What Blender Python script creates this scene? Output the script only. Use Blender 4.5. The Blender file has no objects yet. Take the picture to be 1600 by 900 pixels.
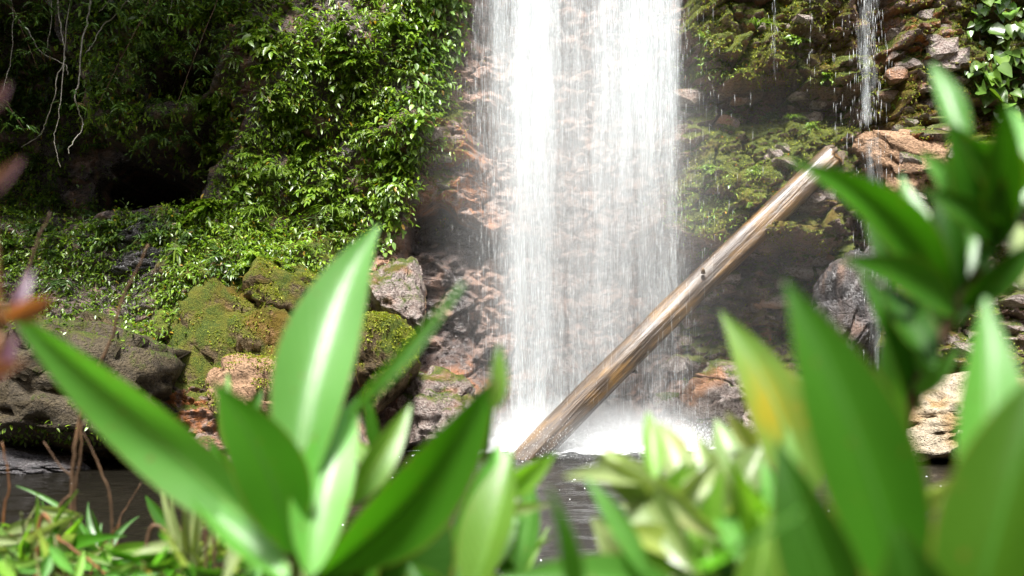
import bpy, bmesh, math, random
import numpy as np
from mathutils import Vector, Matrix

# ------------------------------------------------------------------ camera, sky, sun, exposure
SC = bpy.context.scene
COL = SC.collection
F, CX, HZ, CAMZ = 1386.0, 800.0, 560.0, 1.4      # focal length in photo pixels, centre, horizon row, eye height
cam_data = bpy.data.cameras.new('camera')
cam = bpy.data.objects.new('camera', cam_data); COL.objects.link(cam)
cam.location = (0, 0, CAMZ); cam.rotation_euler = (math.radians(90), 0, 0)
cam_data.sensor_width = 36; cam_data.lens = F / 1600 * 36
cam_data.shift_y = (HZ - 450) / 1600
cam_data.clip_start = 0.02; cam_data.clip_end = 500
cam_data.dof.use_dof = True; cam_data.dof.focus_distance = 13.3; cam_data.dof.aperture_fstop = 4.2
SC.camera = cam

SUN_EL, SUN_AZ, = math.radians(63), math.radians(190)   # azimuth from +Y clockwise: behind the viewer, a little to the left
w = bpy.data.worlds.new('World'); SC.world = w; w.use_nodes = True
nt = w.node_tree; bg = nt.nodes['Background']
sky = nt.nodes.new('ShaderNodeTexSky'); sky.sky_type = 'NISHITA'; sky.sun_disc = False
sky.sun_elevation = SUN_EL; sky.sun_rotation = SUN_AZ; sky.dust_density = 4.0; sky.air_density = 1.0
hs = nt.nodes.new('ShaderNodeHueSaturation'); hs.inputs['Saturation'].default_value = 0.55
nt.links.new(sky.outputs[0], hs.inputs['Color']); nt.links.new(hs.outputs[0], bg.inputs['Color'])
bg.inputs['Strength'].default_value = 0.10
sun_data = bpy.data.lights.new('sun', 'SUN'); sun_data.energy = 3.6; sun_data.angle = math.radians(12)
sun_data.color = (1.0, 0.985, 0.95)
sun = bpy.data.objects.new('sun', sun_data); COL.objects.link(sun)
_d = Vector((math.sin(SUN_AZ) * math.cos(SUN_EL), math.cos(SUN_AZ) * math.cos(SUN_EL), math.sin(SUN_EL)))
sun.rotation_euler = _d.to_track_quat('Z', 'Y').to_euler()
SC.view_settings.view_transform = 'Standard'; SC.view_settings.look = 'None'
SC.view_settings.exposure = 1.8; SC.view_settings.gamma = 1.0; SC.view_settings.use_curve_mapping = False
SC.cycles.transparent_max_bounces = 24; SC.cycles.max_bounces = 4; SC.cycles.volume_bounces = 1
SC.cycles.diffuse_bounces = 2; SC.cycles.glossy_bounces = 2; SC.cycles.transmission_bounces = 4
SC.cycles.use_denoising = True

RNG = np.random.default_rng(7)
random.seed(7)

def at(px, py, Y):                      # photo pixel + distance -> point in the place
    return Vector(((px - CX) / F * Y, Y, CAMZ + (HZ - py) / F * Y))

# ------------------------------------------------------------------ noise (numpy)
def _h(ix, iy, iz, seed):
    n = (ix.astype(np.int64) * 374761393 + iy.astype(np.int64) * 668265263 + iz.astype(np.int64) * 2147483647 + seed * 974634777) & 0xffffffff
    n = ((n ^ (n >> 13)) * 1274126177) & 0xffffffff
    n = ((n ^ (n >> 16)) * 2246822519) & 0xffffffff
    return ((n ^ (n >> 15)) & 0xffffff) / float(0xffffff)
def vnoise(x, y, z=None, seed=0):
    x = np.asarray(x, float); y = np.asarray(y, float)
    z = np.zeros_like(x) if z is None else np.asarray(z, float)
    x0, y0, z0 = np.floor(x), np.floor(y), np.floor(z)
    fx, fy, fz = x - x0, y - y0, z - z0
    fx, fy, fz = [f * f * f * (f * (f * 6 - 15) + 10) for f in (fx, fy, fz)]
    def c(a, b, d): return _h(x0 + a, y0 + b, z0 + d, seed)
    r = 0
    def lerp(a, b, t): return a + (b - a) * t
    p0 = lerp(lerp(c(0,0,0), c(1,0,0), fx), lerp(c(0,1,0), c(1,1,0), fx), fy)
    p1 = lerp(lerp(c(0,0,1), c(1,0,1), fx), lerp(c(0,1,1), c(1,1,1), fx), fy)
    return lerp(p0, p1, fz)
def fbm(x, y, z=None, o=4, seed=0, g=0.5):
    s = 0.0; a = 1.0; t = 0.0
    for k in range(o):
        f = 2.03 ** k
        s = s + a * (vnoise(x * f, y * f, None if z is None else z * f, seed + k * 17) - 0.5)
        t += a; a *= g
    return s / t * 2
def worley(x, y, seed=0, jit=0.9):
    x0, y0 = np.floor(x), np.floor(y)
    f1 = np.full(x.shape, 9.0); f2 = f1.copy(); cid = np.zeros(x.shape)
    zz = np.zeros_like(x0)
    for i in (-1, 0, 1):
        for j in (-1, 0, 1):
            a, b = x0 + i, y0 + j
            px_ = a + 0.5 + (_h(a, b, zz, seed) - 0.5) * jit
            py_ = b + 0.5 + (_h(a, b, zz, seed + 5) - 0.5) * jit
            d = np.hypot(x - px_, y - py_)
            r = _h(a, b, zz, seed + 9)
            near = d < f1
            f2 = np.where(near, f1, np.minimum(f2, d)); cid = np.where(near, r, cid); f1 = np.where(near, d, f1)
    return f1, f2, cid
def ss(a, b, x):
    t = np.clip((x - a) / (b - a), 0, 1); return t * t * (3 - 2 * t)
def box(px, py, x0, x1, y0, y1, s=25.0):
    return ss(x0 - s, x0 + s, px) * (1 - ss(x1 - s, x1 + s, px)) * ss(y0 - s, y0 + s, py) * (1 - ss(y1 - s, y1 + s, py))
def gau(px, py, cx, cy, sx, sy):
    return np.exp(-((px - cx) / sx) ** 2 - ((py - cy) / sy) ** 2)

# ------------------------------------------------------------------ scene helpers
def tag(o, label=None, cat=None, group=None, kind=None):
    if label: o['label'] = label
    if cat: o['category'] = cat
    if group: o['group'] = group
    if kind: o['kind'] = kind
    return o
def link(name, me, mat=None, parent=None, loc=None):
    o = bpy.data.objects.new(name, me); COL.objects.link(o)
    if mat is not None and me is not None and len(me.materials) == 0: me.materials.append(mat)
    if parent is not None: o.parent = parent
    if loc is not None: o.location = loc
    return o
def empty(name, loc, label, cat, group=None):
    o = bpy.data.objects.new(name, None); COL.objects.link(o); o.location = loc
    o.empty_display_size = 0.05
    return tag(o, label, cat, group)
def mesh_np(name, V, Fc, smooth=True, attrs=None):
    """V (n,3), Fc (m,k) all faces alike"""
    me = bpy.data.meshes.new(name)
    V = np.ascontiguousarray(V, np.float32); Fc = np.ascontiguousarray(Fc, np.int32)
    m, k = Fc.shape
    me.vertices.add(len(V)); me.vertices.foreach_set('co', V.ravel())
    me.loops.add(m * k); me.loops.foreach_set('vertex_index', Fc.ravel())
    me.polygons.add(m); me.polygons.foreach_set('loop_start', np.arange(0, m * k, k, dtype=np.int32))
    try: me.polygons.foreach_set('loop_total', np.full(m, k, dtype=np.int32))
    except Exception: pass
    me.polygons.foreach_set('use_smooth', np.full(m, smooth, dtype=bool))
    me.update(calc_edges=True)
    for nm, arr in (attrs or {}).items():
        arr = np.asarray(arr, np.float32)
        if arr.ndim == 1:
            a = me.attributes.new(nm, 'FLOAT', 'POINT'); a.data.foreach_set('value', arr)
        else:
            if arr.shape[1] == 3: arr = np.hstack([arr, np.ones((len(arr), 1), np.float32)])
            a = me.attributes.new(nm, 'FLOAT_COLOR', 'POINT'); a.data.foreach_set('color', np.ascontiguousarray(arr).ravel())
    return me

# ------------------------------------------------------------------ node helpers
class NB:
    def __init__(s, name):
        s.m = bpy.data.materials.new(name); s.m.use_nodes = True; s.t = s.m.node_tree
        s.t.nodes.clear(); s.out = s.t.nodes.new('ShaderNodeOutputMaterial')
    def n(s, typ, ins=None, **kw):
        nd = s.t.nodes.new('ShaderNode' + typ)
        for k, v in kw.items(): setattr(nd, k, v)
        for k, v in (ins or {}).items(): s.set(nd.inputs[k], v)
        return nd
    def set(s, sock, v):
        if isinstance(v, bpy.types.NodeSocket): s.t.links.new(v, sock)
        elif isinstance(v, bpy.types.Node): s.t.links.new(v.outputs[0], sock)
        else:
            if isinstance(v, (tuple, list)) and len(v) == 3 and sock.type == 'RGBA': v = (*v, 1)
            sock.default_value = v
    def math(s, op, a, b=0.0, clamp=False):
        nd = s.n('Math', {0: a, 1: b}, operation=op); nd.use_clamp = clamp; return nd.outputs[0]
    def mix(s, f, a, b, blend='MIX'):
        nd = s.n('Mix', data_type='RGBA', blend_type=blend)
        s.set(nd.inputs[0], f); s.set(nd.inputs[6], a); s.set(nd.inputs[7], b); return nd.outputs[2]
    def attr(s, nm): return s.n('Attribute', attribute_name=nm)
    def noise(s, vec, scale, detail=4, rough=0.55, **kw):
        nd = s.n('TexNoise', {'Scale': scale, 'Detail': detail, 'Roughness': rough}, **kw)
        if vec is not None: s.set(nd.inputs['Vector'], vec)
        return nd
    def ramp(s, f, lo, hi):
        nd = s.n('MapRange', {0: f, 1: lo, 2: hi}, interpolation_type='SMOOTHSTEP'); return nd.outputs[0]
    def vmul(s, vec, v):
        return s.n('VectorMath', {0: vec, 1: v}, operation='MULTIPLY').outputs[0]
    def end(s, shader, disp=None):
        s.set(s.out.inputs['Surface'], shader); return s.m

def leaf_material(name, base, trans=0.35, rough=0.38, spec=0.5, midrib=None, vary=0.35, patches=None, tcol=None, coat=.35):
    b = NB(name)
    tint = b.attr('tint').outputs['Color']
    col = base if name == 'leaf_rib' else b.mix(1.0, base, tint, 'MULTIPLY')
    oi = b.n('ObjectInfo').outputs['Random']
    pos = b.n('NewGeometry').outputs['Position']
    ns = b.noise(pos, 9.0, 1).outputs[0]
    br = b.math('ADD', b.math('MULTIPLY', oi, vary), b.math('ADD', b.math('MULTIPLY', ns, 0.5), 0.75 - vary / 2))
    col = b.mix(1.0, col, b.n('CombineColor', {0: br, 1: br, 2: br}).outputs[0], 'MULTIPLY')
    bump = None
    if midrib is not None:
        uv = b.n('UVMap').outputs[0]
        sx = b.n('SeparateXYZ', {0: uv})
        u = b.math('ABSOLUTE', b.math('SUBTRACT', sx.outputs[0], 0.5))
        f = b.ramp(u, 0.045, 0.012)
        # side veins run out and forward from the midrib
        ph = b.math('SUBTRACT', b.math('MULTIPLY', sx.outputs[1], 13.0), b.math('MULTIPLY', u, 7.0))
        vein = b.ramp(b.math('ABSOLUTE', b.math('SUBTRACT', b.math('FRACT', ph), 0.5)), 0.10, 0.0)
        fac = b.math('MAXIMUM', b.math('MULTIPLY', f, 0.75), b.math('MULTIPLY', vein, 0.42))
        col = b.mix(fac, col, midrib)
        hgt = b.math('ADD', b.math('MULTIPLY', f, 0.6), b.math('MULTIPLY', vein, 0.3))
        if patches is not None:
            pn = b.noise(pos, patches[1], 4).outputs[0]
            col = b.mix(b.math('MULTIPLY', b.ramp(pn, patches[2], patches[2] + 0.16), 0.85), col, patches[0])
        big = b.noise(pos, 60.0, 3).outputs[0]
        bump = b.n('Bump', {'Strength': 0.35, 'Distance': 0.0012, 'Height': b.math('ADD', hgt, b.math('MULTIPLY', big, 0.8))}).outputs[0]
        spot = b.noise(pos, 150.0, 2).outputs[0]
        col = b.mix(b.math('MULTIPLY', b.ramp(spot, 0.68, 0.74), 0.7), col, (0.16, 0.09, 0.02))
        col = b.mix(b.math('MULTIPLY', b.ramp(b.math('ADD', u, b.math('MULTIPLY', spot, 0.03)), 0.485, 0.512), 0.6), col, (0.22, 0.15, 0.03))
    p = b.n('BsdfPrincipled', {'Base Color': col, 'Roughness': rough, 'Specular IOR Level': spec, 'Coat Weight': 0.0 if midrib is None else coat, 'Coat Roughness': 0.36})
    tcolour = b.mix(1.0, col, tcol or (1.5, 1.7, 0.6), 'MULTIPLY')
    tr = b.n('BsdfTranslucent', {'Color': tcolour})
    if bump is not None:
        b.set(p.inputs['Normal'], bump)
    return b.end(b.n('MixShader', {0: trans, 1: p, 2: tr}))

def rock_material(name, c1, c2, stain, moss_amt=0.0, moss_col=(0.14, 0.16, 0.018), rough=0.6, wetness=0.0, scale=1.0, use_attr=False, pits=0.0):
    b = NB(name)
    geo = b.n('NewGeometry'); pos = geo.outputs['Position']; nz = b.n('SeparateXYZ', {0: geo.outputs['Normal']}).outputs[2]
    wp = b.n('VectorMath', {0: pos, 1: b.n('VectorMath', {0: b.noise(pos, 1.7, 1).outputs['Color'], 1: (0.35, 0.35, 0.35)}, operation='MULTIPLY')}, operation='ADD').outputs[0]
    n_big = b.noise(wp, 1.1 * scale, 2).outputs[0]
    n_mid = b.noise(wp, 4.5 * scale, 3, 0.62).outputs[0]
    strata = b.noise(b.vmul(wp, (0.5, 0.5, 7.0)), 2.0 * scale, 2, 0.6).outputs[0]
    n_fine = b.noise(pos, 26.0 * scale, 3, 0.68).outputs[0]
    n_grain = b.noise(pos, 110.0, 1, 0.6).outputs[0]
    oi = b.n('ObjectInfo').outputs['Random']
    f0 = b.math('ADD', b.ramp(n_mid, 0.36, 0.66), b.math('MULTIPLY', b.math('SUBTRACT', oi, 0.5), 0.5), True)
    col = b.mix(f0, c1, c2)
    col = b.mix(b.math('MULTIPLY', b.ramp(strata, 0.50, 0.66), 0.55), col, b.mix(0.5, c1, (0.055, 0.042, 0.036)))
    col = b.mix(b.math('MULTIPLY', b.ramp(n_fine, 0.40, 0.72), 0.45), col, tuple(min(.5, q * 1.4 + .01) for q in c2))
    col = b.mix(b.math('MULTIPLY', b.ramp(n_fine, 0.50, 0.30), 0.60), col, tuple(q * .22 for q in c1))
    if use_attr:
        fst = b.math('MULTIPLY', b.attr('stain').outputs['Fac'], b.ramp(n_mid, 0.40, 0.58))
        fdk = b.attr('wet').outputs['Fac']  # this attribute carries painted shade as well as real damp
        fmo = b.math('MULTIPLY', b.attr('moss').outputs['Fac'], 1.0)
    else:
        fst = b.math('MULTIPLY', b.ramp(n_big, 0.54, 0.66), 0.6); fdk = wetness; fmo = moss_amt
    col = b.mix(fst, col, stain)
    wet_shade = b.math('MULTIPLY', fdk, b.ramp(b.noise(b.vmul(wp, (1.6, 1.6, 0.5)), 2.2, 1).outputs[0], 0.25, 0.55))
    col = b.mix(b.math('MULTIPLY', wet_shade, 0.82), col, b.mix(n_fine, (0.012, 0.012, 0.013), (0.055, 0.052, 0.055)))
    # moss: grows where it is listed, thicker on faces that look up
    thr = b.math('SUBTRACT', 0.98, b.math('ADD', b.math('MULTIPLY', fmo, 0.62), b.math('MULTIPLY', b.math('MULTIPLY', nz, fmo), 0.45)))
    mn = b.math('ADD', b.math('MULTIPLY', n_mid, 0.62), b.math('MULTIPLY', n_fine, 0.38))
    mf = b.n('MapRange', {0: b.math('SUBTRACT', mn, thr), 1: -0.06, 2: 0.08}).outputs[0]
    mcol = b.mix(b.ramp(n_mid, 0.35, 0.65), moss_col, (0.035, 0.075, 0.012))
    mcol = b.mix(b.ramp(n_grain, 0.45, 0.75), mcol, (0.24, 0.27, 0.03))
    mcol = b.mix(b.ramp(n_big, 0.52, 0.66), mcol, (0.15, 0.105, 0.015))
    col = b.mix(b.math('MULTIPLY', mf, 0.93), col, mcol)
    rg = b.math('SUBTRACT', b.math('ADD', rough, b.math('MULTIPLY', n_fine, 0.25)), b.math('MULTIPLY', wet_shade, 0.34))
    rg = b.math('MAXIMUM', b.math('ADD', rg, b.math('MULTIPLY', mf, 0.5)), 0.2)
    crack = b.n('TexVoronoi', {'Vector': b.vmul(wp, (1.0, 1.0, 2.2)), 'Scale': 3.3 * scale}, feature='DISTANCE_TO_EDGE').outputs[0]
    cr = b.ramp(crack, 0.0, 0.06)
    h = b.math('ADD', b.math('MULTIPLY', n_mid, 0.8), b.math('ADD', b.math('MULTIPLY', n_fine, 0.55), b.math('MULTIPLY', n_grain, 0.22)))
    h = b.math('ADD', h, b.math('ADD', b.math('MULTIPLY', cr, 0.07 if not use_attr else 0.2), b.math('MULTIPLY', strata, 0.25 if not use_attr else 0.6)))
    if pits:
        pt = b.n('TexVoronoi', {'Vector': wp, 'Scale': 13.0}).outputs[0]
        pf = b.ramp(pt, 0.10, 0.24)
        pk = b.ramp(b.noise(pos, 3.0, 2).outputs[0], 0.44, 0.56)
        h = b.math('ADD', h, b.math('MULTIPLY', b.math('MAXIMUM', pf, pk), pits))
    h = b.math('ADD', h, b.math('MULTIPLY', b.math('MULTIPLY', mf, n_grain), 0.7))
    bp = b.n('Bump', {'Strength': 0.95, 'Distance': 0.075, 'Height': h})
    p = b.n('BsdfPrincipled', {'Base Color': col, 'Roughness': rg, 'Normal': bp, 'Specular IOR Level': b.math('ADD', 0.22, b.math('MULTIPLY', wet_shade, 0.4))})
    return b.end(p)

def bark_material(name, c1, c2, rough=0.7, zscale=0.12, bumpd=0.01, gen='Object', sc=12.0, spec=0.4, coat=0.0):
    b = NB(name)
    co = b.n('TexCoord').outputs[gen]
    v = b.vmul(co, (1, 1, zscale))
    n1 = b.noise(v, sc, 5, 0.65).outputs[0]; n2 = b.noise(v, sc * 4, 4, 0.6).outputs[0]; n3 = b.noise(co, sc * .18, 3).outputs[0]
    col = b.mix(b.ramp(n1, 0.36, 0.64), c1, c2)
    col = b.mix(b.math('MULTIPLY', b.ramp(n3, 0.45, 0.62), 0.55), col, (c1[0] * .45, c1[1] * .42, c1[2] * .4))
    col = b.mix(b.math('MULTIPLY', b.ramp(n2, 0.58, 0.40), 0.5), col, (0.03, 0.018, 0.01))
    h = b.math('ADD', n1, b.math('MULTIPLY', n2, 0.5))
    bp = b.n('Bump', {'Strength': 0.8, 'Distance': bumpd, 'Height': h})
    p = b.n('BsdfPrincipled', {'Base Color': col, 'Roughness': b.math('ADD', rough, b.math('MULTIPLY', n2, 0.15)), 'Normal': bp, 'Specular IOR Level': spec, 'Coat Weight': coat, 'Coat Roughness': 0.22})
    return b.end(p)

M = {}
M['cliff'] = rock_material('cliff_rock', (0.24, 0.17, 0.14), (0.36, 0.28, 0.245), (0.36, 0.13, 0.035), rough=0.5, use_attr=True)
M['block'] = rock_material('pink_sandstone', (0.22, 0.16, 0.135), (0.40, 0.33, 0.30), (0.34, 0.14, 0.04), moss_amt=0.56, rough=0.5, scale=1.2)
M['mossy'] = rock_material('mossy_rock', (0.095, 0.07, 0.036), (0.20, 0.14, 0.07), (0.30, 0.17, 0.055), moss_amt=0.80, moss_col=(0.13, 0.125, 0.016), rough=0.65)
M['dark'] = rock_material('dark_boulder_rock', (0.055, 0.042, 0.022), (0.10, 0.076, 0.042), (0.20, 0.13, 0.05), moss_amt=0.48, rough=0.75, wetness=0.2)
M['wet'] = rock_material('wet_black_rock', (0.05, 0.046, 0.048), (0.13, 0.11, 0.105), (0.2, 0.12, 0.08), moss_amt=0.10, rough=0.42, wetness=0.9)
M['beige'] = rock_material('pitted_beige_rock', (0.26, 0.215, 0.15), (0.36, 0.30, 0.22), (0.34, 0.20, 0.07), moss_amt=0.28, rough=0.7, pits=0.9)
M['tan'] = rock_material('tan_pink_rock', (0.21, 0.125, 0.07), (0.32, 0.20, 0.12), (0.34, 0.16, 0.04), moss_amt=0.34, rough=0.6)
M['bank'] = rock_material('bank_soil', (0.045, 0.032, 0.018), (0.09, 0.065, 0.035), (0.06, 0.05, 0.02), moss_amt=0.45, rough=0.85)
WL = dict(trans=0.28, rough=0.36, spec=0.7)
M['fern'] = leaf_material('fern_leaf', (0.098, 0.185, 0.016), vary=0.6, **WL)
M['fern_dark'] = leaf_material('shade_fern_leaf', (0.055, 0.120, 0.028), vary=0.5, **WL)  # darker copy of the fern green, shade put into the colour
M['vine_leaf'] = leaf_material('climber_leaf', (0.095, 0.180, 0.035), vary=0.4, **WL)
M['moss_leaf'] = leaf_material('moss_frond', (0.20, 0.235, 0.022), trans=0.3, rough=0.6, spec=0.25, vary=0.4)
M['ivy'] = leaf_material('ivy_leaf', (0.07, 0.15, 0.028), trans=0.22, rough=0.30, spec=0.6, vary=0.4)
M['grass'] = leaf_material('tuft_blade', (0.095, 0.165, 0.030), trans=0.3, rough=0.42, vary=0.4)

# ------------------------------------------------------------------ the cliff
def cliff_fields(x, z):
    px = CX + x * 99.0; py = HZ - (z - CAMZ) * 99.0
    wx = px + 60 * fbm(x * .9, z * .9, seed=3, o=3); wy = py + 45 * fbm(x * .9 + 9, z * .9, seed=4, o=3)
    Y = np.full(x.shape, 14.05)
    Y += 0.55 * fbm(x * .35, z * .35, seed=11, o=3)
    # leafy wall left of the fall: bulges out, broken by deep hollows
    left = 1 - ss(640, 730, wx)
    Y -= left * (0.35 + 0.25 * ss(700, 350, wx))
    Y += left * 0.20 * fbm(x * .8, z * 1.0, seed=12, o=4)
    # the cave under the added overhang, top left
    Y += 4.2 * box(wx, wy, -900, 90, -260, 320, 50)
    Y += 4.0 * box(wx, wy, 40, 330, 215, 318, 28)
    Y += 1.8 * box(wx, wy, 225, 330, 95, 150, 22)
    Y += 0.5 * box(wx, wy, 300, 380, 170, 240, 18) + .3 * box(wx, wy, 440, 520, 195, 230, 16)
    # overhang added above the view on the left to shade the cave side
    Y -= ss(-95, -240, py) * ss(560, 300, px) * 2.9
    Y -= ss(-150, -300, py) * ss(1000, 500, px) * 0.5
    # mossy bank sloping down and forward at the left foot
    foot = ss(330, 690, wy)
    Y -= foot * 1.25 * (1 - ss(540, 640, wx)) * ss(-2000, 300, wx)
    Y -= 0.5 * box(wx, wy, 285, 560, 390, 720, 45)
    # rock right of the leaf wall: ledges
    Y -= 0.28 * box(wx, wy, 600, 745, 185, 262, 14) + 0.2 * box(wx, wy, 620, 720, 285, 350, 12)
    Y += 0.65 * box(wx, wy, 640, 780, 352, 402, 12)
    Y += 0.25 * box(wx, wy, 650, 760, 400, 560, 25)
    Y -= 0.35 * box(wx, wy, 570, 650, 415, 520, 16) + 0.45 * box(wx, wy, 640, 800, 575, 720, 25)
    # behind the fall
    Y += 0.5 * box(wx, wy, 760, 1070, -400, 720, 40)
    # right of the fall: overhanging shelf, undercut, mossy slope, undercut, plinth
    Y -= 0.45 * box(wx, py + .35 * (wy - py), 1065, 1312, -80, 142, 12)
    Y += 0.22 * box(wx, py + .35 * (wy - py), 1055, 1312, 150, 190, 14)
    Y -= (0.18 + 0.5 * ss(200, 375, wy)) * box(wx, py + .45 * (wy - py), 1040, 1300, 205, 384, 14)
    Y += 0.22 * box(wx, py + .4 * (wy - py), 1040, 1310, 400, 540, 16)
    Y -= (0.25 + .4 * ss(560, 700, wy)) * box(wx, wy, 1030, 1320, 560, 740, 14)
    # right hand rock face
    Y -= 0.3 * ss(1290, 1330, wx) + 0.45 * box(wx, wy, 1330, 1900, 205, 330, 10) + 0.25 * box(wx, wy, 1390, 1900, 60, 200, 30)
    Y -= 0.6 * ss(430, 700, wy) * ss(1330, 1420, wx)
    Y += 0.35 * box(wx, wy, 1335, 1378, -100, 640, 12)
    # blocks and cracks
    blk = np.clip(ss(1000, 1060, wx) + 0.3 * ss(690, 760, wx) + 0.15 * box(wx, wy, 560, 800, 180, 720, 30) + .2, 0, 1)
    ux = x + .12 * fbm(x * 2, z * 2, seed=31, o=2); uz = z + .07 * fbm(x * 2, z * 2, seed=32, o=2)
    f1, f2, c = worley(ux / 0.55, uz / 0.34, 21)
    Y -= blk * (c - .5) * 0.34; Y += blk * 0.13 * (1 - ss(0.0, 0.12, f2 - f1))
    f1, f2, c = worley(ux / 0.20, uz / 0.13, 22)
    Y -= blk * (c - .5) * 0.13; Y += blk * 0.05 * (1 - ss(0.0, 0.14, f2 - f1))
    Y += 0.14 * fbm(x * 3.1, z * 5, seed=41, o=4) + 0.05 * fbm(x * 12, z * 16, seed=42, o=3)
    return Y, px, py, wx, wy
xs = np.concatenate([np.linspace(-22, -9.2, 50)[:-1], np.linspace(-9.2, 9.2, 640), np.linspace(9.2, 20, 45)[1:]])
zs = np.concatenate([np.linspace(-1.2, -.15, 10)[:-1], np.linspace(-.15, 7.7, 330), np.linspace(7.7, 12.5, 60)[1:]])
GX, GZ = np.meshgrid(xs, zs)
GY, PX, PY, WX, WY = cliff_fields(GX, GZ)
nzr, nxr = GX.shape
moss = 0.25 + 0 * PX
moss += .1 * (1 - ss(700, 760, WX)) * (1 - ss(330, 420, WY))
moss += .65 * box(WX, WY, 285, 570, 370, 600, 30) + .25 * box(WX, WY, 285, 480, 600, 700, 30) + .1 * box(WX, WY, -100, 300, 330, 520, 30)
moss += .7 * gau(PX, PY, 690, 240, 38, 22) + .6 * gau(PX, PY, 700, 175, 40, 25) + .4 * gau(PX, PY, 690, 300, 25, 40)
moss += .42 * ss(1050, 1085, PX) + .6 * box(WX, WY, 1065, 1300, -60, 145, 20) + .8 * gau(PX, PY, 1095, 105, 50, 40) + .55 * gau(PX, PY, 1190, 130, 110, 25)
moss += .65 * gau(PX, PY, 1150, 255, 90, 50) + .85 * gau(PX, PY, 1120, 330, 75, 45) + .7 * gau(PX, PY, 1270, 215, 45, 30)
moss += .55 * gau(PX, PY, 1270, 380, 50, 35) + .6 * gau(PX, PY, 1280, 470, 45, 60) + .7 * gau(PX, PY, 1410, 150, 45, 40)
moss += .8 * box(WX, WY, 1490, 1700, -200, 240, 25) + .5 * gau(PX, PY, 1470, 300, 60, 40)
moss -= .25 * box(WX, WY, 640, 780, 400, 720, 20) + .3 * box(WX, WY, 590, 650, 420, 520, 12)
stain = 0.3 + .5 * box(WX, WY, 580, 770, 190, 350, 20) + .5 * box(WX, WY, 640, 800, 560, 720, 20) + .8 * gau(PX, PY, 1430, 60, 60, 70) + .8 * gau(PX, PY, 1440, 235, 70, 40) + .7 * gau(PX, PY, 620, 470, 35, 50) + .7 * gau(PX, PY, 720, 235, 25, 45)
stain += .9 * gau(PX, PY, 380, 620, 60, 50) + .9 * gau(PX, PY, 390, 130, 25, 110) + .7 * gau(PX, PY, 475, 330, 45, 40) + .6 * gau(PX, PY, 1190, 60, 40, 60) + .6 * gau(PX, PY, 1180, 570, 80, 60) + .5 * gau(PX, PY, 1580, 440, 40, 40)
wet = .12 + .8 * (1 - ss(650, 720, WX)) * (1 - ss(330, 400, WY)) + .95 * box(WX, WY, 640, 770, 350, 570, 18) + .6 * box(WX, WY, 1050, 1310, 395, 560, 20) + .4 * box(WX, WY, 1060, 1310, 150, 200, 16) + .5 * box(WX, WY, 1290, 1370, 380, 600, 15)  # besides damp rock, paints the shade between leaves and under the ledges
wet += .85 * box(WX, WY, -400, 300, 325, 560, 30) + .9 * box(WX, WY, 200, 310, 320, 440, 20) + .6 * box(WX, WY, -300, 330, 0, 340, 40) + .35 * box(WX, WY, 600, 1300, 560, 760, 30) + .35 * ss(640, 690, PY)  # left slope and cave darkened as painted shade; cliff foot is truly damp
V = np.stack([GX, GY, GZ], -1).reshape(-1, 3)
idx = np.arange(nzr * nxr).reshape(nzr, nxr)
Q = np.stack([idx[:-1, :-1], idx[:-1, 1:], idx[1:, 1:], idx[1:, :-1]], -1).reshape(-1, 4)
me = mesh_np('cliff', V, Q, True, {'moss': np.clip(moss, 0, 1).ravel(), 'stain': np.clip(stain, 0, 1).ravel(), 'wet': np.clip(wet, 0, 1).ravel()})
cliff = tag(link('cliff', me, M['cliff']), kind='structure')
# plateau behind the cliff's upper edge
yt = GY[-1, :]
pv = []; pf = []
for k, yy in enumerate((0.0, 2.0, 8.0, 30.0)):
    for i, xx in enumerate(xs[::6]): pv.append((xx, yt[::6][i] + yy, 12.5 + .12 * k + (.3 * math.sin(xx * 1.3 + k) if k else 0)))
nn = len(xs[::6])
for k in range(3):
    for i in range(nn - 1): pf.append((k * nn + i, k * nn + i + 1, (k + 1) * nn + i + 1, (k + 1) * nn + i))
tag(link('plateau', mesh_np('plateau', np.array(pv), np.array(pf)), M['bank']), kind='structure')
# surface lookups for things that grow on the cliff
_ty = np.gradient(GY, zs, axis=0); _tx = np.gradient(GY, xs, axis=1)
_k = np.ones(9) / 9
def surf(x, z):
    i = np.clip(np.searchsorted(zs, z) - 1, 0, nzr - 2); j = np.clip(np.searchsorted(xs, x) - 1, 0, nxr - 2)
    return GY[i, j], _tx[i, j], _ty[i, j]
def on_cliff(px, py, out=0.0):
    x, z = (px - CX) / 99.0, CAMZ + (HZ - py) / 99.0
    for _ in range(6):
        Y = float(surf(np.array([x]), np.array([z]))[0][0])
        x, z = (px - CX) / F * Y, CAMZ + (HZ - py) / F * Y
    return Vector((x, Y - out, z))

# ------------------------------------------------------------------ ground: pool bed and the near bank
gx = np.linspace(-24, 24, 193); gy = np.linspace(-22, 16, 191)
AX, AY = np.meshgrid(gx, gy)
edge = 3.1 + .5 * fbm(AX * .5, AY * 0, seed=51, o=3) + .9 * ss(-1.0, -3.5, AX) + .8 * ss(2.5, 6, AX)
AZ = 0.78 * (1 - ss(-1.3, 0.9, AY - edge)) - 0.5 * ss(-.6, 2.5, AY - edge)
AZ += .10 * fbm(AX * 1.1, AY * 1.1, seed=52, o=4) + ss(-1.2, -7, AY) * 6.5 + ss(-5, -16, AY) * 9.0  # unseen slope behind the viewer raised to cut low sky light
AZ += ss(8, 15, np.abs(AX)) * 9.0 * ss(11, 4, AY)  # side slopes, out of view, raised to block more of the low sky
AZ[(AY < 2.2)] += 0
gi = np.arange(AX.size).reshape(AX.shape)
GQ = np.stack([gi[:-1, :-1], gi[:-1, 1:], gi[1:, 1:], gi[1:, :-1]], -1).reshape(-1, 4)
tag(link('ground', mesh_np('ground', np.stack([AX, AY, AZ], -1).reshape(-1, 3), GQ), M['bank']), kind='structure')
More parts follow.
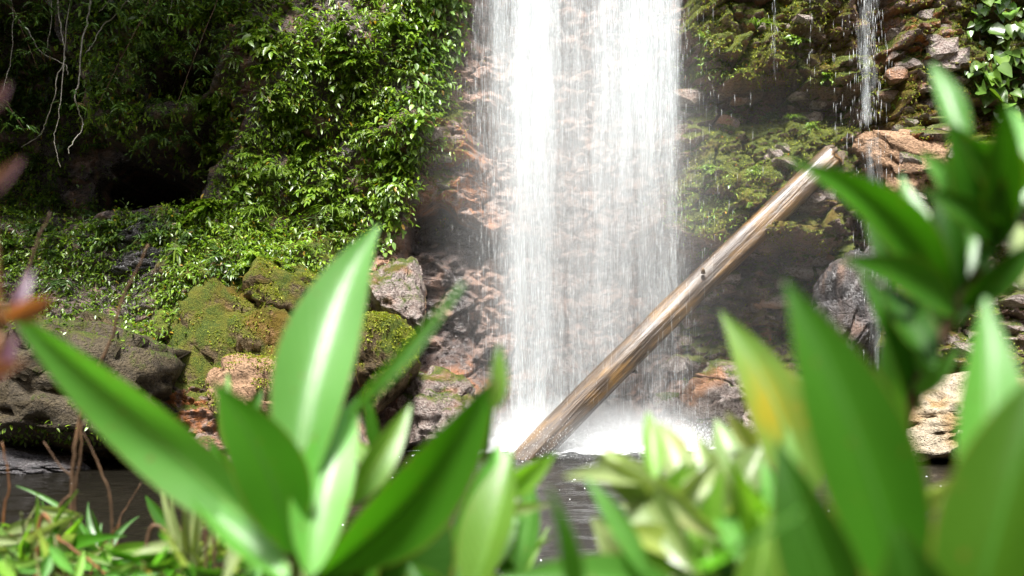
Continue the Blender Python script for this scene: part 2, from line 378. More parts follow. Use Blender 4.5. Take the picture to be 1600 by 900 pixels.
def ground_z(x, y):
    i = np.clip(np.searchsorted(gy, y), 0, len(gy) - 1); j = np.clip(np.searchsorted(gx, x), 0, len(gx) - 1); return float(AZ[i, j])

# ------------------------------------------------------------------ water of the pool
b = NB('pool_water')
pos = b.n('NewGeometry').outputs['Position']
r1 = b.noise(b.vmul(pos, (1.0, 2.2, 1.0)), 5.0, 3, 0.6).outputs[0]; r2 = b.noise(b.vmul(pos, (1.0, 2.6, 1.0)), 17.0, 3, 0.6).outputs[0]
bp = b.n('Bump', {'Strength': 0.8, 'Distance': 0.03, 'Height': b.math('ADD', r1, b.math('MULTIPLY', r2, 0.35))})
M['water'] = b.end(b.n('BsdfPrincipled', {'Base Color': (0.008, 0.007, 0.005), 'Roughness': 0.06, 'IOR': 1.333, 'Normal': bp, 'Specular IOR Level': 0.5}))
wx_ = np.linspace(-16, 16, 420); wy_ = np.concatenate([np.linspace(1.5, 16, 380)])
BX, BY = np.meshgrid(wx_, wy_)
rr = np.hypot(BX - .9, (BY - 13.4)); amp = .006 + .03 * np.exp(-rr / 2.5)
BZ = amp * (np.sin(rr * 9 + 4 * fbm(BX * .7, BY * .7, seed=61)) * .5 + 1.6 * fbm(BX * 2.4, BY * 4.2, seed=62, o=4))
wi = np.arange(BX.size).reshape(BX.shape)
WQ = np.stack([wi[:-1, :-1], wi[:-1, 1:], wi[1:, 1:], wi[1:, :-1]], -1).reshape(-1, 4)
tag(link('water', mesh_np('water', np.stack([BX, BY, BZ], -1).reshape(-1, 3), WQ), M['water']), kind='structure')

# ------------------------------------------------------------------ rocks
_ico = {}
def ico(sub):
    if sub not in _ico:
        bm = bmesh.new(); bmesh.ops.create_icosphere(bm, subdivisions=sub, radius=1.0)
        bm.verts.ensure_lookup_table()
        _ico[sub] = (np.array([v.co[:] for v in bm.verts]), np.array([[v.index for v in f.verts] for f in bm.faces])); bm.free()
    return _ico[sub]
def rock_mesh(name, seed, sub=4, cuts=9, boxy=0.0, rough=.12, size=(1, 1, 1)):
    V, Fc = ico(sub); V = V.copy(); r = np.random.default_rng(seed)
    if boxy > 0:
        p = 2 + boxy * 8
        V = V / (np.sum(np.abs(V) ** p, 1) ** (1 / p))[:, None]
    for k in range(cuts):
        n = r.normal(size=3); n /= np.linalg.norm(n); h = r.uniform(.55, .9)
        d = V @ n; V -= n * (np.maximum(0, d - h) * .92)[:, None]
    o = r.uniform(0, 50, 3)
    nrm = V / np.linalg.norm(V, axis=1)[:, None]
    V += nrm * (rough * fbm(V[:, 0] * 1.5 + o[0], V[:, 1] * 1.5 + o[1], V[:, 2] * 1.5 + o[2], o=4, seed=seed, g=.55))[:, None]
    if sub >= 5:
        q1, q2, cc = worley(V[:, 0] * 2.1 + o[0] + .3 * fbm(V[:, 0] * 3, V[:, 2] * 3, V[:, 1] * 3, seed=seed), V[:, 2] * 2.6 + o[1] + V[:, 1] * .8, seed)
        V -= nrm * (.15 * (1 - ss(0, .12, q2 - q1)) - .16 * (cc - .5))[:, None]
    if sub >= 4:
        V += nrm * (.035 * fbm(V[:, 0] * 7 + o[0], V[:, 1] * 7, V[:, 2] * 7, o=3, seed=seed + 3))[:, None]
    return mesh_np(name, V * np.array(size), Fc, sub >= 4)
# loose looking stones of the layered face are parts of the cliff
stone_me = []
for k in range(10):
    me = rock_mesh('rock', 100 + k, 2, 9, .9, .10); me.materials.append(M['block'])
    me.polygons.foreach_set('use_smooth', np.zeros(len(me.polygons), bool)); stone_me.append(me)
def stone(px, py, w_, h_, out=-.05, k=None):
    p = on_cliff(px, py, out)
    o = bpy.data.objects.new('rock', random.choice(stone_me) if k is None else stone_me[k]); COL.objects.link(o)
    o.parent = cliff; o.location = p
    s = p.y / F / 2
    o.scale = (w_ * s * 1.15, .13 + .15 * w_ * s, h_ * s * 1.2)
    o.rotation_euler = (random.uniform(-.12, .12), random.uniform(-.10, .10), random.choice((0, math.pi)) + random.uniform(-.3, .3))
regions = [(1385, 1510, 0, 205, 46), (1385, 1520, 205, 330, 26), (1180, 1345, 0, 60, 12), (1330, 1360, 40, 420, 8), (1190, 1300, 225, 330, 12),
           (1060, 1320, 548, 690, 26), (1070, 1310, 395, 545, 34), (1075, 1300, 145, 200, 14), (672, 735, 200, 345, 5), (640, 770, 570, 690, 6), (1500, 1600, 230, 560, 22), (1430, 1600, 330, 560, 16), (1300, 1420, 330, 680, 12), (575, 650, 425, 520, 8)]
for (x0, x1, y0, y1, n) in regions:
    for k in range(int(n * .7)):
        hh = random.uniform(9, 30); stone(random.uniform(x0, x1), random.uniform(y0, y1), hh * random.uniform(1.2, 2.6), hh)

def boulder(px, py, Y, wpx, hpx, dm, seed, mat, label, rot=0.0, sub=5, cuts=10, boxy=.2, name='boulder', rough=.13, tilt=(0, 0)):
    p = at(px, py, Y); s = Y / F / 2
    me = rock_mesh(name, seed, sub, cuts, boxy, rough, (wpx * s * 1.12, dm, hpx * s * 1.12))
    o = link(name, me, M[mat], None, p); o.rotation_euler = (tilt[0], tilt[1], rot)
    return tag(o, label, 'boulder')
boulder(100, 610, 11.9, 330, 230, 1.25, 1, 'dark', 'big dark brown boulder with a tan top edge at the left waterline', rot=.15, tilt=(0, .18), cuts=8)
boulder(205, 560, 12.5, 190, 120, .8, 2, 'dark', 'tan topped rock slab behind the dark boulder, left of the mossy outcrop', tilt=(.1, .35))
boulder(395, 560, 12.6, 250, 300, .9, 3, 'mossy', 'large cracked mossy olive outcrop rising from the pool left of the fall', rot=-.2, boxy=.05, cuts=16, rough=.3)
boulder(345, 430, 13.1, 120, 80, .6, 4, 'mossy', 'small bright moss covered knob on top of the cracked outcrop', rot=.3)
boulder(470, 470, 13.0, 160, 130, .7, 14, 'mossy', 'brown mossy rock behind the tall upright leaf', rot=.5, cuts=12)
boulder(425, 640, 12.05, 190, 140, .5, 5, 'tan', 'pinkish tan stone at the waterline under the mossy outcrop', rot=.2)
boulder(265, 365, 13.8, 130, 85, .6, 6, 'wet', 'dark grey wet rock under the black cave', rot=.1, cuts=12)
boulder(225, 420, 13.5, 140, 60, .5, 7, 'wet', 'flat grey wet rock just below the cave rock', rot=-.3, cuts=12)
boulder(600, 575, 12.8, 100, 150, .5, 8, 'mossy', 'green moss covered boulder standing between the tall leaf and the fall', rot=.2)
boulder(615, 470, 13.3, 80, 120, .4, 9, 'block', 'orange pink rock block beside the black wet streak', boxy=.6)
boulder(1328, 490, 13.3, 95, 190, .5, 10, 'wet', 'rounded dark wet rock beside the thin fall on the right', boxy=.1, cuts=7, tilt=(0, .12))
boulder(1500, 648, 12.3, 290, 125, .9, 11, 'beige', 'pitted beige boulder at the right waterline behind the dark leaves', boxy=.2, cuts=6)
boulder(1425, 258, 13.5, 160, 92, .3, 12, 'tan', 'orange stained pink block right of the log top', boxy=.7, cuts=12)
boulder(1150, 610, 13.5, 150, 95, .5, 13, 'block', 'brown pink rock block at the foot of the cliff right of the fall', boxy=.6, cuts=12)
boulder(1250, 650, 13.1, 150, 110, .5, 15, 'block', 'low reddish rock behind the rust spotted leaf', boxy=.4, cuts=12)
boulder(690, 640, 13.2, 150, 130, .5, 16, 'block', 'pinkish grey rock at the left foot of the fall', boxy=.35, cuts=12)
boulder(1580, 700, 9.0, 170, 70, .5, 17, 'beige', 'low yellowish rock at the right edge of the pool', boxy=.2)
boulder(40, 722, 11.2, 210, 38, .5, 18, 'wet', 'low flat wet slab in the water at the left edge', boxy=.1, cuts=6, tilt=(0, .1))

# ------------------------------------------------------------------ leaf batches
def leaf_batch(P, D, N, L, W, fold=.18, droop=.15, shape='lance'):
    """P base, D direction, N face normal (n,3); L length, W width (n,)  ->  verts, faces (quads)"""
    n = len(P)
    D = D / np.linalg.norm(D, axis=1)[:, None]
    N = N - D * np.sum(N * D, 1)[:, None]; N /= np.linalg.norm(N, axis=1)[:, None] + 1e-9
    S = np.cross(D, N)
    rows = {'lance': ((0, .06), (.35, .5), (.72, .36), (1, .02)), 'ovate': ((0, .10), (.3, .52), (.7, .40), (1, .03)),
            'blade': ((0, .3), (.3, .5), (.7, .38), (1, .04)), 'heart': ((-.06, .30), (.18, .55), (.6, .42), (1, .02))}[shape]
    T = []
    for t, w in rows:
        for s in (-1, 0, 1): T.append((t, s * w, abs(s) * w * fold * 2, -droop * t * t))
    T = np.array(T)
    Lc = L[:, None, None]; Wc = W[:, None, None]
    V = P[:, None, :] + D[:, None, :] * T[None, :, 0:1] * Lc + S[:, None, :] * T[None, :, 1:2] * Wc + N[:, None, :] * (T[None, :, 2:3] * Wc)
    V[:, :, 2] += T[None, :, 3] * L[:, None]
    q = []
    for r in range(3):
        for c in range(2): a = r * 3 + c; q.append((a, a + 1, a + 4, a + 3))
    q = np.array(q)
    Fc = (q[None] + (np.arange(n) * 12)[:, None, None]).reshape(-1, 4)
    return V.reshape(-1, 3), Fc
def tints(n, lo=.6, hi=1.4, yellow=.25, rng=RNG, per=12):
    v = rng.uniform(lo, hi, n); y = rng.uniform(0, yellow, n)
    c = np.stack([v * (1 + y * 1.3), v * (1 + y * .3), v * (1 - y * .6)], 1)
    dead = rng.uniform(size=n) < .025; c[dead] = c[dead] * np.array([2.0, .75, .9])
    return np.repeat(c, per, 0)
def rnd(n, s, rng=RNG): return rng.normal(size=(n, 3)) * s

# a fern clump that hangs from the wall: tiers of leaflets
def fern_clump(seed, nfr=7, r=.26, ll=.11, shape='lance', lw=.34):
    g = np.random.default_rng(seed); P = []; D = []; N = []; L = []
    for k in range(nfr):
        a = g.uniform(-1.5, 1.5); up = g.uniform(-.55, .55)
        d = np.array([math.sin(a), -math.cos(a) * .8, up]); d /= np.linalg.norm(d)
        side = np.cross(d, (0, 0, 1.)); side /= np.linalg.norm(side)
        m = int(g.integers(5, 9)); R = r * g.uniform(.6, 1.15)
        o = g.normal(size=3) * np.array([.03, .015, .03])
        for i in range(m):
            t = (i + .6) / m
            q = o + d * R * t + np.array([0, 0, -.35 * R * t * t])
            for s in (-1, 1):
                P.append(q); D.append(d * .55 + side * s * (1.0 - .5 * t) + np.array([0, 0, -.25]) + g.normal(size=3) * .22)
                N.append(np.array([0, -.35, 1.]) + g.normal(size=3) * .3); L.append(ll * g.uniform(.6, 1.2) * (1.1 - .45 * t))
    for k in range(9):
        a = g.uniform(-1.6, 1.6); P.append(g.normal(size=3) * .012); D.append(np.array([math.sin(a), -math.cos(a), g.uniform(-.5, .4)])); N.append(np.array([0, -.35, 1.])); L.append(ll * g.uniform(1.0, 1.5))
    P, D, N, L = map(np.array, (P, D, N, L))
    V, Fc = leaf_batch(P, D, N, L, L * lw * g.uniform(.8, 1.25, len(L)), .15, .3, shape)
    return mesh_np('fern', V, Fc, True, {'tint': tints(len(P), .65, 1.4, .35, g)})
def rosette(seed, n=11, ll=.16, lw=.2):      # a star of narrow leaves on the wall
    g = np.random.default_rng(seed); a = np.sort(g.uniform(0, 2 * math.pi, n))
    D = np.stack([np.cos(a), -.55 + g.uniform(-.2, .2, n), np.sin(a) * .9 - .15], 1)
    N = np.stack([g.normal(size=n) * .15, np.full(n, -.8), np.full(n, .7)], 1)
    L = ll * g.uniform(.7, 1.2, n); V, Fc = leaf_batch(rnd(n, .02, g), D, N, L, L * lw, .2, .35)
    return mesh_np('fern', V, Fc, True, {'tint': tints(n, .8, 1.5, .3, g)})
ferns = [fern_clump(200 + k, 7 + k % 4, .24 + .03 * (k % 3), .072 + .018 * (k % 3), ('lance', 'lance', 'ovate')[k % 3], (.30, .36, .5)[k % 3]) for k in range(9)]
for m_ in ferns: m_.materials.append(M['fern'])
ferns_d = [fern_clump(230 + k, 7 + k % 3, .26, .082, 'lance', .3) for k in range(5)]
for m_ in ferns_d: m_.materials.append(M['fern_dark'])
ros = [rosette(260 + k, 9 + k) for k in range(5)]
for m_ in ros: m_.materials.append(M['fern'])

def leafy(px, py):          # how thickly the wall is overgrown, 0..1
    wob = 40 * fbm(px / 110., py / 110., seed=71, o=3)
    right = 1 - ss(-14, 20, px + wob * .5 - np.interp(py, [-200, 0, 120, 190, 300, 380, 440], [735, 728, 715, 665, 655, 600, 560]))
    low = 1 - ss(-30, 50, py + wob - np.interp(px, [0, 100, 200, 330, 430, 540, 600], [390, 380, 330, 400, 440, 420, 390]))
    gap = 1 - .97 * box(px + wob * .4, py + wob * .3, 105, 312, 228, 322, 16) - .9 * box(px, py + wob * .2, 230, 330, 98, 145, 12) - .85 * gau(px, py, 388, 120, 16, 90) \
        - .7 * gau(px, py, 470, 335, 35, 25) - .6 * gau(px, py, 340, 205, 35, 30) - .75 * gau(px, py, 600, 90, 45, 14) - .55 * gau(px, py, 520, 190, 50, 16) \
        - .8 * gau(px, py, 20, 60, 45, 90)
    return np.clip(right * low * gap, 0, 1)
# 300 clumps one can pick out
placed = 0; tries = 0; spots = []
lab = {0: ('bright green fern clump among the lit ferns beside the waterfall', 'lit ferns covering the cliff left of the waterfall'),
       1: ('dull green fern clump on the shaded cliff at the upper left', 'shaded ferns covering the upper left cliff'),
       2: ('star shaped tuft of narrow leaves on the fern wall', 'narrow leaved rosettes scattered over the fern wall')}
while placed < 300 and tries < 9000:
    tries += 1
    px = random.uniform(-5, 735); py = random.uniform(-12, 440)
    if random.random() > float(leafy(np.array([px]), np.array([py]))[0]): continue
    md = 15 if px > 420 else 19
    if any(abs(px - a) < md and abs(py - c) < md * .8 for a, c in spots): continue
    spots.append((px, py)); p = on_cliff(px, py, .05)
    kind = 2 if random.random() < .14 else (1 if px < 330 + random.uniform(-60, 60) else 0)  # clumps towards the left take the copy with shade in its colour
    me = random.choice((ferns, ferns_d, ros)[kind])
    o = bpy.data.objects.new('rosette_plant' if kind == 2 else 'fern', me); COL.objects.link(o)
    s = random.uniform(.6, 1.6) * (.85 if px > 420 else 1.05); o.location = p; o.scale = (s, s, s)
    o.rotation_euler = (random.uniform(-.3, .3), random.uniform(-.4, .4), random.uniform(-.5, .5))
    if kind == 2: zone = 'close to the waterfall' if px > 560 else ('around the bare rock strip' if px > 330 else 'in the shade near the hanging vines')
    elif px > 600: zone = 'hanging nearest the waterfall, ' + ('at the top edge' if py < 90 else 'halfway up the wall' if py < 210 else 'above the pink rock ledges')
    elif px > 440: zone = 'in the lit middle of the wall, ' + ('near the top edge' if py < 110 else 'above the grass tufts' if py < 260 else 'beside the orange rock niche')
    elif px > 330: zone = 'beside the bare vertical rock strip, ' + ('at its top' if py < 110 else 'at its foot' if py < 260 else 'above the mossy outcrop')
    elif py < 110: zone = 'behind the hanging vines at the top'
    elif py < 230: zone = 'just above the black cave'
    else: zone = 'at the rim of the black cave'
    look = ('bright green fern clump ', 'shaded fern clump ', 'star shaped tuft of narrow leaves ')[kind]
    tag(o, look + zone, 'fern' if kind < 2 else 'plant', lab[kind][1] if kind == 2 else 'ferns ' + zone); placed += 1

def scatter(n, x0, x1, y0, y1, dens, out=(0, .1)):
    px = RNG.uniform(x0, x1, n); py = RNG.uniform(y0, y1, n)
    keep = RNG.uniform(size=n) < dens(px, py); px, py = px[keep], py[keep]
    x, z = (px - CX) / 99., CAMZ + (HZ - py) / 99.
    for _ in range(4):
        Y, tx, tz = surf(x, z); x, z = (px - CX) / F * Y, CAMZ + (HZ - py) / F * Y
    Y, tx, tz = surf(x, z)
    nrm = np.stack([tx, -np.ones_like(tx), tz], 1); nrm /= np.linalg.norm(nrm, axis=1)[:, None]
    P = np.stack([x, Y, z], 1) + nrm * RNG.uniform(out[0], out[1], len(x))[:, None]
    return P, nrm, px, py
def cover(name, n, region, dens, mat, L, ar, label, cat, shape='lance', out=(0, .12), spread=.8, tint=(.5, 1.6, .4), updir=0.9, fall=.3):
    P, nr, px, py = scatter(n, *region, dens, out)
    m = len(P)
    D = nr * .55 + rnd(m, spread) + np.array([0, 0, -fall]); N = nr * .5 + np.array([0, 0, updir]) + rnd(m, .35)
    Ls = RNG.uniform(L[0], L[1], m); V, Fc = leaf_batch(P, D, N, Ls, Ls * ar * RNG.uniform(.75, 1.3, m), .16, .25, shape)
    o = link(name, mesh_np(name, V, Fc, True, {'tint': tints(m, *tint)}), mat)
    return tag(o, label, cat, kind='stuff')
cover('wall_foliage', 64000, (-30, 740, -60, 450), lambda a, c: leafy(a, c) * (.30 + .70 * ss(-.16, .14, fbm(a / 42., c / 26., seed=73, o=4))), M['fern'], (.035, .105), .38,
      'mass of small green leaves between the ferns on the left cliff', 'foliage', out=(-.02, .22))
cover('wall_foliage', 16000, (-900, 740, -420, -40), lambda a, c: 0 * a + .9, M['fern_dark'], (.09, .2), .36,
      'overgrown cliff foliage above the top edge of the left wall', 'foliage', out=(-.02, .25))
cover('climbing_leaves', 3600, (560, 740, -20, 400), lambda a, c: (1 - ss(-10, 10, a - np.interp(c, [0, 150, 200, 400], [722, 700, 660, 610]))) * ss(0, 60, a - np.interp(c, [0, 150, 400], [610, 600, 560])) * .9, M['vine_leaf'], (.06, .13), .55,
      'glossy pale green climbing leaves next to the waterfall edge', 'foliage', 'ovate', out=(.08, .25), spread=.45, fall=.55, tint=(.8, 1.6, .3))
gcov = lambda a, c: np.clip(1.3 * box(a, c, -60, 310, 325, 520, 25) * (.4 + .8 * ss(-.1, .2, fbm(a / 50., c / 38., seed=77, o=3))) * (1 - .9 * gau(a, c, 265, 370, 75, 40)) + .9 * gau(a, c, 340, 350, 80, 60) + .5 * gau(a, c, 440, 420, 120, 45), 0, 1)
cover('ground_cover', 30000, (-40, 600, 300, 540), gcov, M['fern'], (.03, .08), .4, 'tiny bright leaves creeping over the dark rocks at the left', 'ground cover', 'ovate', out=(0, .06), tint=(.7, 1.7, .3))
mossd = lambda a, c: np.clip(.45 * ss(1060, 1080, a) * ss(-.2, .15, fbm(a / 35., c / 30., seed=80, o=3)) * (1 - ss(600, 640, c)) + .9 * gau(a, c, 690, 240, 34, 18) + .8 * gau(a, c, 695, 165, 38, 40) + .5 * gau(a, c, 690, 320, 22, 40) + .9 * box(a, c, 1068, 1300, 0, 140, 12) * ss(-.3, .1, fbm(a / 45., c / 45., seed=78)) + .9 * gau(a, c, 1100, 105, 45, 35) + .95 * gau(a, c, 1200, 128, 110, 12)
    + .75 * gau(a, c, 1150, 255, 80, 45) + .95 * gau(a, c, 1120, 330, 65, 36) + .7 * gau(a, c, 1270, 212, 40, 26) + .5 * gau(a, c, 1270, 375, 45, 30) + .5 * gau(a, c, 1275, 465, 35, 50) + .85 * gau(a, c, 1405, 155, 38, 38) + .85 * box(a, c, 1495, 1580, -20, 215, 12) + .5 * gau(a, c, 1500, 300, 60, 50) + .5 * gau(a, c, 1350, 200, 18, 60) + .35 * box(a, c, 285, 560, 385, 600, 25) * ss(0, .3, fbm(a / 40., c / 40., seed=79)), 0, 1)
cover('moss', 150000, (280, 1620, -30, 620), mossd, M['moss_leaf'], (.014, .042), .42, 'yellow green moss and tiny fronds on the rock ledges', 'moss', out=(0, .05), tint=(.5, 1.3, .12), spread=.9)
bright = lambda a, c: np.clip(gau(a, c, 1095, 110, 36, 30) + gau(a, c, 1115, 325, 55, 34) + .8 * gau(a, c, 690, 240, 30, 15), 0, 1)
cover('moss', 12000, (640, 1250, 40, 420), bright, M['vine_leaf'], (.03, .08), .35, 'vivid light green liverwort cushions beside the falling water', 'moss', out=(.02, .08), tint=(1.0, 1.9, .5))

# grass tufts growing from the wall
def tuft(seed, n=34, L=.42, droop=.9):
    g = np.random.default_rng(seed); a = g.uniform(0, 2 * math.pi, n)
    V = []; Fc = []; T = []
    for k in range(n):
        d = np.array([math.cos(a[k]) * g.uniform(.2, .8), -.35 + .35 * math.sin(a[k]), 1.0]); d /= np.linalg.norm(d)
        l = L * g.uniform(.55, 1.1); wd = l * .022 + .004; side = np.array([-math.sin(a[k]), math.cos(a[k]), 0]); base = len(V)
        out = np.array([math.cos(a[k]), -.5, 0])
        for i in range(6):
            t = i / 5; q = d * l * t + out * l * .45 * t * t + np.array([0, 0, -droop * l * t ** 2.6]) + rnd(1, .002, g)[0]
            ww = wd * (1 - t ** 2) + .0008
            V += [q - side * ww, q + side * ww]
        for i in range(5): s = base + i * 2; Fc.append((s, s + 1, s + 3, s + 2))
        c = g.uniform(.6, 1.5); T += [(c * 1.1, c, c * .8)] * 12
    return mesh_np('blades', np.array(V), np.array(Fc), True, {'tint': np.array(T)})
tuf = [tuft(300 + k) for k in range(4)]
for (px, py, s, lb) in [(437, 285, 1.05, 'drooping grass tuft in the middle of the fern wall'), (415, 345, 1.0, 'dark grass tuft left of the orange rock niche'),
                        (527, 345, 1.1, 'grass tuft right of the orange rock niche'), (1175, 55, .75, 'grass tuft hanging from the mossy ledge right of the fall'),
                        (285, 320, .8, 'thin grass tuft at the lip of the black cave'), (1228, 195, .5, 'small grass tuft under the dark ledge right of the fall'),
                        (640, 130, .6, 'pale grass tuft on the fern wall close to the fall')]:
    o = link('grass_tuft', random.choice(tuf), M['grass'], None, on_cliff(px, py, .24)); s *= 1.25; o.scale = (s, s, s)
    o.rotation_euler = (0, 0, random.uniform(-.5, .5)); tag(o, lb, 'grass')

# small leafy plants right of the fall
for (px, py, s, lb) in [(1175, 185, .9, 'bluish green fern under the dark ledge right of the fall'), (1205, 180, 1.0, 'broad leaved fern in the shade of the rock shelf'), (1110, 260, .7, 'small fern on the mossy slope nearest the fall'),
                        (1180, 265, .7, 'fern in the middle of the mossy slope'), (1170, 318, .35, 'tiny rosette above the lit part of the log'), (1400, 160, .7, 'yellow green fern between the orange blocks'), (1530, 225, .8, 'fern below the ivy at the right edge'), (1140, 180, 1.0, 'fern in the undercut nearest the fall'), (1265, 195, .9, 'fern at the right end of the dark undercut'), (1095, 60, .8, 'fern on the top ledge nearest the fall'), (1240, 60, .8, 'fern on the top ledge right of the grass tuft'), (1260, 400, .8, 'fern under the mossy slope below the log top'), (1100, 390, .7, 'fern at the lower lip of the mossy slope by the fall'), (1290, 120, .7, 'fern beside the thread of water')]:
    o = link('fern', random.choice(ferns[:6]), None, None, on_cliff(px, py, .06)); o.scale = (s, s, s); o.rotation_euler = (0, 0, random.uniform(-.5, .5)); tag(o, lb, 'fern')

# ivy, top right: big single leaves on a climbing stem
def tube(pts, r0, r1, sides=8, wob=0.0, seed=0, sub=6):
    g = np.random.default_rng(abs(seed)); P = np.array([tuple(p) for p in pts], float); n = len(P)
    if n > 2:                                  # Catmull-Rom
        Pe = np.vstack([2 * P[0] - P[1], P, 2 * P[-1] - P[-2]]); out = []
        for i in range(n - 1):
            a, b_, c, d = Pe[i:i + 4]
            for t in np.linspace(0, 1, sub, endpoint=False):
                out.append(.5 * ((2 * b_) + (c - a) * t + (2 * a - 5 * b_ + 4 * c - d) * t * t + (3 * b_ - a - 3 * c + d) * t ** 3))
        out.append(P[-1]); P = np.array(out)
    else:
        P = np.array([P[0] + (P[1] - P[0]) * t for t in np.linspace(0, 1, sub)])
    n = len(P)
    if wob: P[1:-1] += g.normal(size=(n - 2, 3)) * wob
    T = np.gradient(P, axis=0); T /= np.linalg.norm(T, axis=1)[:, None] + 1e-12
    up = np.array([0.3, .8, .5]) if abs(T[0] @ np.array([.3, .8, .5])) < .8 else np.array([1., 0, 0])
    V = []
    for i in range(n):
        s = np.cross(T[i], up); s /= np.linalg.norm(s); u = np.cross(s, T[i]); r = r0 + (r1 - r0) * i / (n - 1)
        for k in range(sides):
            a = 2 * math.pi * k / sides; V.append(P[i] + (s * math.cos(a) + u * math.sin(a)) * r)
    Fc = [(i * sides + k, i * sides + (k + 1) % sides, (i + 1) * sides + (k + 1) % sides, (i + 1) * sides + k) for i in range(n - 1) for k in range(sides)]
    V.append(P[0]); V.append(P[-1]); c0, c1 = n * sides, n * sides + 1
    Fc += [(c0, (k + 1) % sides, k, k) for k in range(0)]
    me = bpy.data.meshes.new('stem'); caps = [(c0, (k + 1) % sides, k) for k in range(sides)] + [(c1, (n - 1) * sides + k, (n - 1) * sides + (k + 1) % sides) for k in range(sides)]
    me.from_pydata([tuple(v) for v in V], [], Fc + caps); me.polygons.foreach_set('use_smooth', np.ones(len(me.polygons), bool))
    me.update(); return me
M['vine'] = bark_material('pale_vine_bark', (0.30, 0.27, 0.21), (0.48, 0.45, 0.38), .55, .3, .004, sc=30)
M['twig'] = bark_material('brown_twig_bark', (0.07, 0.035, 0.015), (0.14, 0.075, 0.035), .6, .3, .003, sc=60)
M['stem'] = bark_material('green_stem_skin', (0.10, 0.15, 0.03), (0.16, 0.15, 0.05), .5, .3, .001, sc=60)
M['redstem'] = bark_material('orange_stem_skin', (0.15, 0.055, 0.015), (0.22, 0.095, 0.025), .5, .3, .001, sc=60)
ivy_me = []
for k in range(6):
    g = np.random.default_rng(400 + k)
    V, Fc = leaf_batch(np.zeros((1, 3)), np.array([[g.normal() * .3, -.45, -.8]]), np.array([[g.normal() * .3, -.7, .7]]), np.array([.17]), np.array([.165]), .2, .2, 'heart')
    me = mesh_np('leaf', V, Fc, True, {'tint': tints(1, .8, 1.5, .3, g)}); me.materials.append(M['ivy']); ivy_me.append(me)
def ivy(label, pts, n, x0, x1, y0, y1, smin, smax):
    r = empty('ivy', on_cliff(*pts[-1]), label, 'ivy', )
    L0 = r.location.copy()
    st = link('stem', tube([on_cliff(px, py, .10) - L0 for px, py in pts], .012, .008), M['twig'], r)
    for k in range(n):
        px, py = random.uniform(x0, x1), random.uniform(y0, y1)
        o = bpy.data.objects.new('leaf', random.choice(ivy_me)); COL.objects.link(o); o.parent = r
        o.location = on_cliff(px, py, random.uniform(.10, .34)) - L0; s = random.uniform(smin, smax); o.scale = (s, s, s)
        o.rotation_euler = (random.uniform(-.5, .3), random.uniform(-.7, .7), random.uniform(-.6, .6))
ivy('big leaved glossy ivy hanging at the top right corner', [(1545, -40), (1560, 40), (1585, 110), (1610, 170)], 150, 1515, 1640, -40, 180, .5, 1.5)
ivy('small leaved ivy strand over the moss left of the corner ivy', [(1515, -30), (1525, 60), (1540, 130)], 30, 1500, 1550, 0, 130, .35, .6)

# ------------------------------------------------------------------ hanging vines and overhanging branches, top left
def zpx(pts): return [(a / 3., c / 3.) for a, c in pts]
vines = [('white crooked vine hanging lowest in front of the black cave', zpx([(430, -60), (415, 60), (380, 230), (370, 380), (350, 450), (368, 520), (390, 580), (360, 640), (325, 690), (325, 722)]), .017, .8),
         ('pale vine slanting from the top edge towards the hanging leaves', zpx([(640, -60), (590, 5), (545, 70), (480, 125), (440, 195), (400, 250)]), .016, .7),
         ('thin vine slanting down right from the top left corner', zpx([(60, -70), (72, 60), (130, 140), (190, 240), (300, 300), (318, 352)]), .014, .6),
         ('thin grey vine hanging straight at the left edge', zpx([(45, -60), (60, 60), (50, 280), (5, 440), (-20, 470)]), .010, .5),
         ('short pale vine hanging between the corner vines', zpx([(250, -80), (240, 110), (212, 250)]), .011, .5),
         ('long thin vine curving down to the left', zpx([(280, -60), (285, 130), (300, 215), (298, 300), (265, 360), (262, 430), (220, 560), (190, 630), (100, 690)]), .012, .6),
         ('short dangling root below the hanging leaves', zpx([(320, 60), (300, 300), (275, 550), (255, 640), (265, 720), (283, 785)]), .009, .6),
         ('short white vine at the top edge over the ferns', zpx([(815, -60), (805, 0), (785, 112)]), .013, .7),
         ('short pale vine right of the corner leaves', zpx([(540, -60), (510, 5), (465, 55)]), .012, .7)]
for (lb, pts, r, _) in vines:
    Yv = 12.6
    P = [at(px, py, Yv + .25 * math.sin(px * .05)) for px, py in pts]
    top = P[0] + Vector((.15, .35, 2.2)); P = [top] + P
    o = link('hanging_vine', tube([p - P[-1] for p in P], r * .8, r * .35, 7, .006, int(pts[0][0])), M['vine'], None, P[-1]); tag(o, lb, 'vine')
def branch(label, base, tip, Y, n, spread, seed, ll=(.08, .15)):
    g = np.random.default_rng(seed)
    B = at(*base, Y); Tp = at(*tip, Y - .3); mid = (B + Tp) / 2 + Vector((0, 0, .25))
    r = empty('overhanging_branch', B, label, 'branch')
    link('stem', tube([Vector((0, 0, 0)), mid - B, Tp - B], .009, .004, 7, .004, seed), M['twig'], r)
    P = []; D = []
    for k in range(n):
        t = g.uniform(.15, 1.0); q = (B * (1 - t) ** 2 + mid * 2 * t * (1 - t) + Tp * t * t) - B
        # side twigs carry the leaves in sprays
        o = g.normal(size=3) * np.array([spread, spread * .6, spread * .45])
        c = np.array(q) + o
        for i in range(6):
            a = g.uniform(0, 6.28); P.append(c + g.normal(size=3) * .02); D.append([math.cos(a), math.sin(a) - .2, -.25 + g.normal() * .25])
    P = np.array(P); D = np.array(D); m = len(P); L = g.uniform(*ll, m)
    V, Fc = leaf_batch(P, D, np.array([[0, -.3, 1.]]) + rnd(m, .25, g), L, L * .27, .15, .3)
    link('foliage', mesh_np('foliage', V, Fc, True, {'tint': tints(m, .6, 1.5, .35, g)}), M['fern_dark'], r)
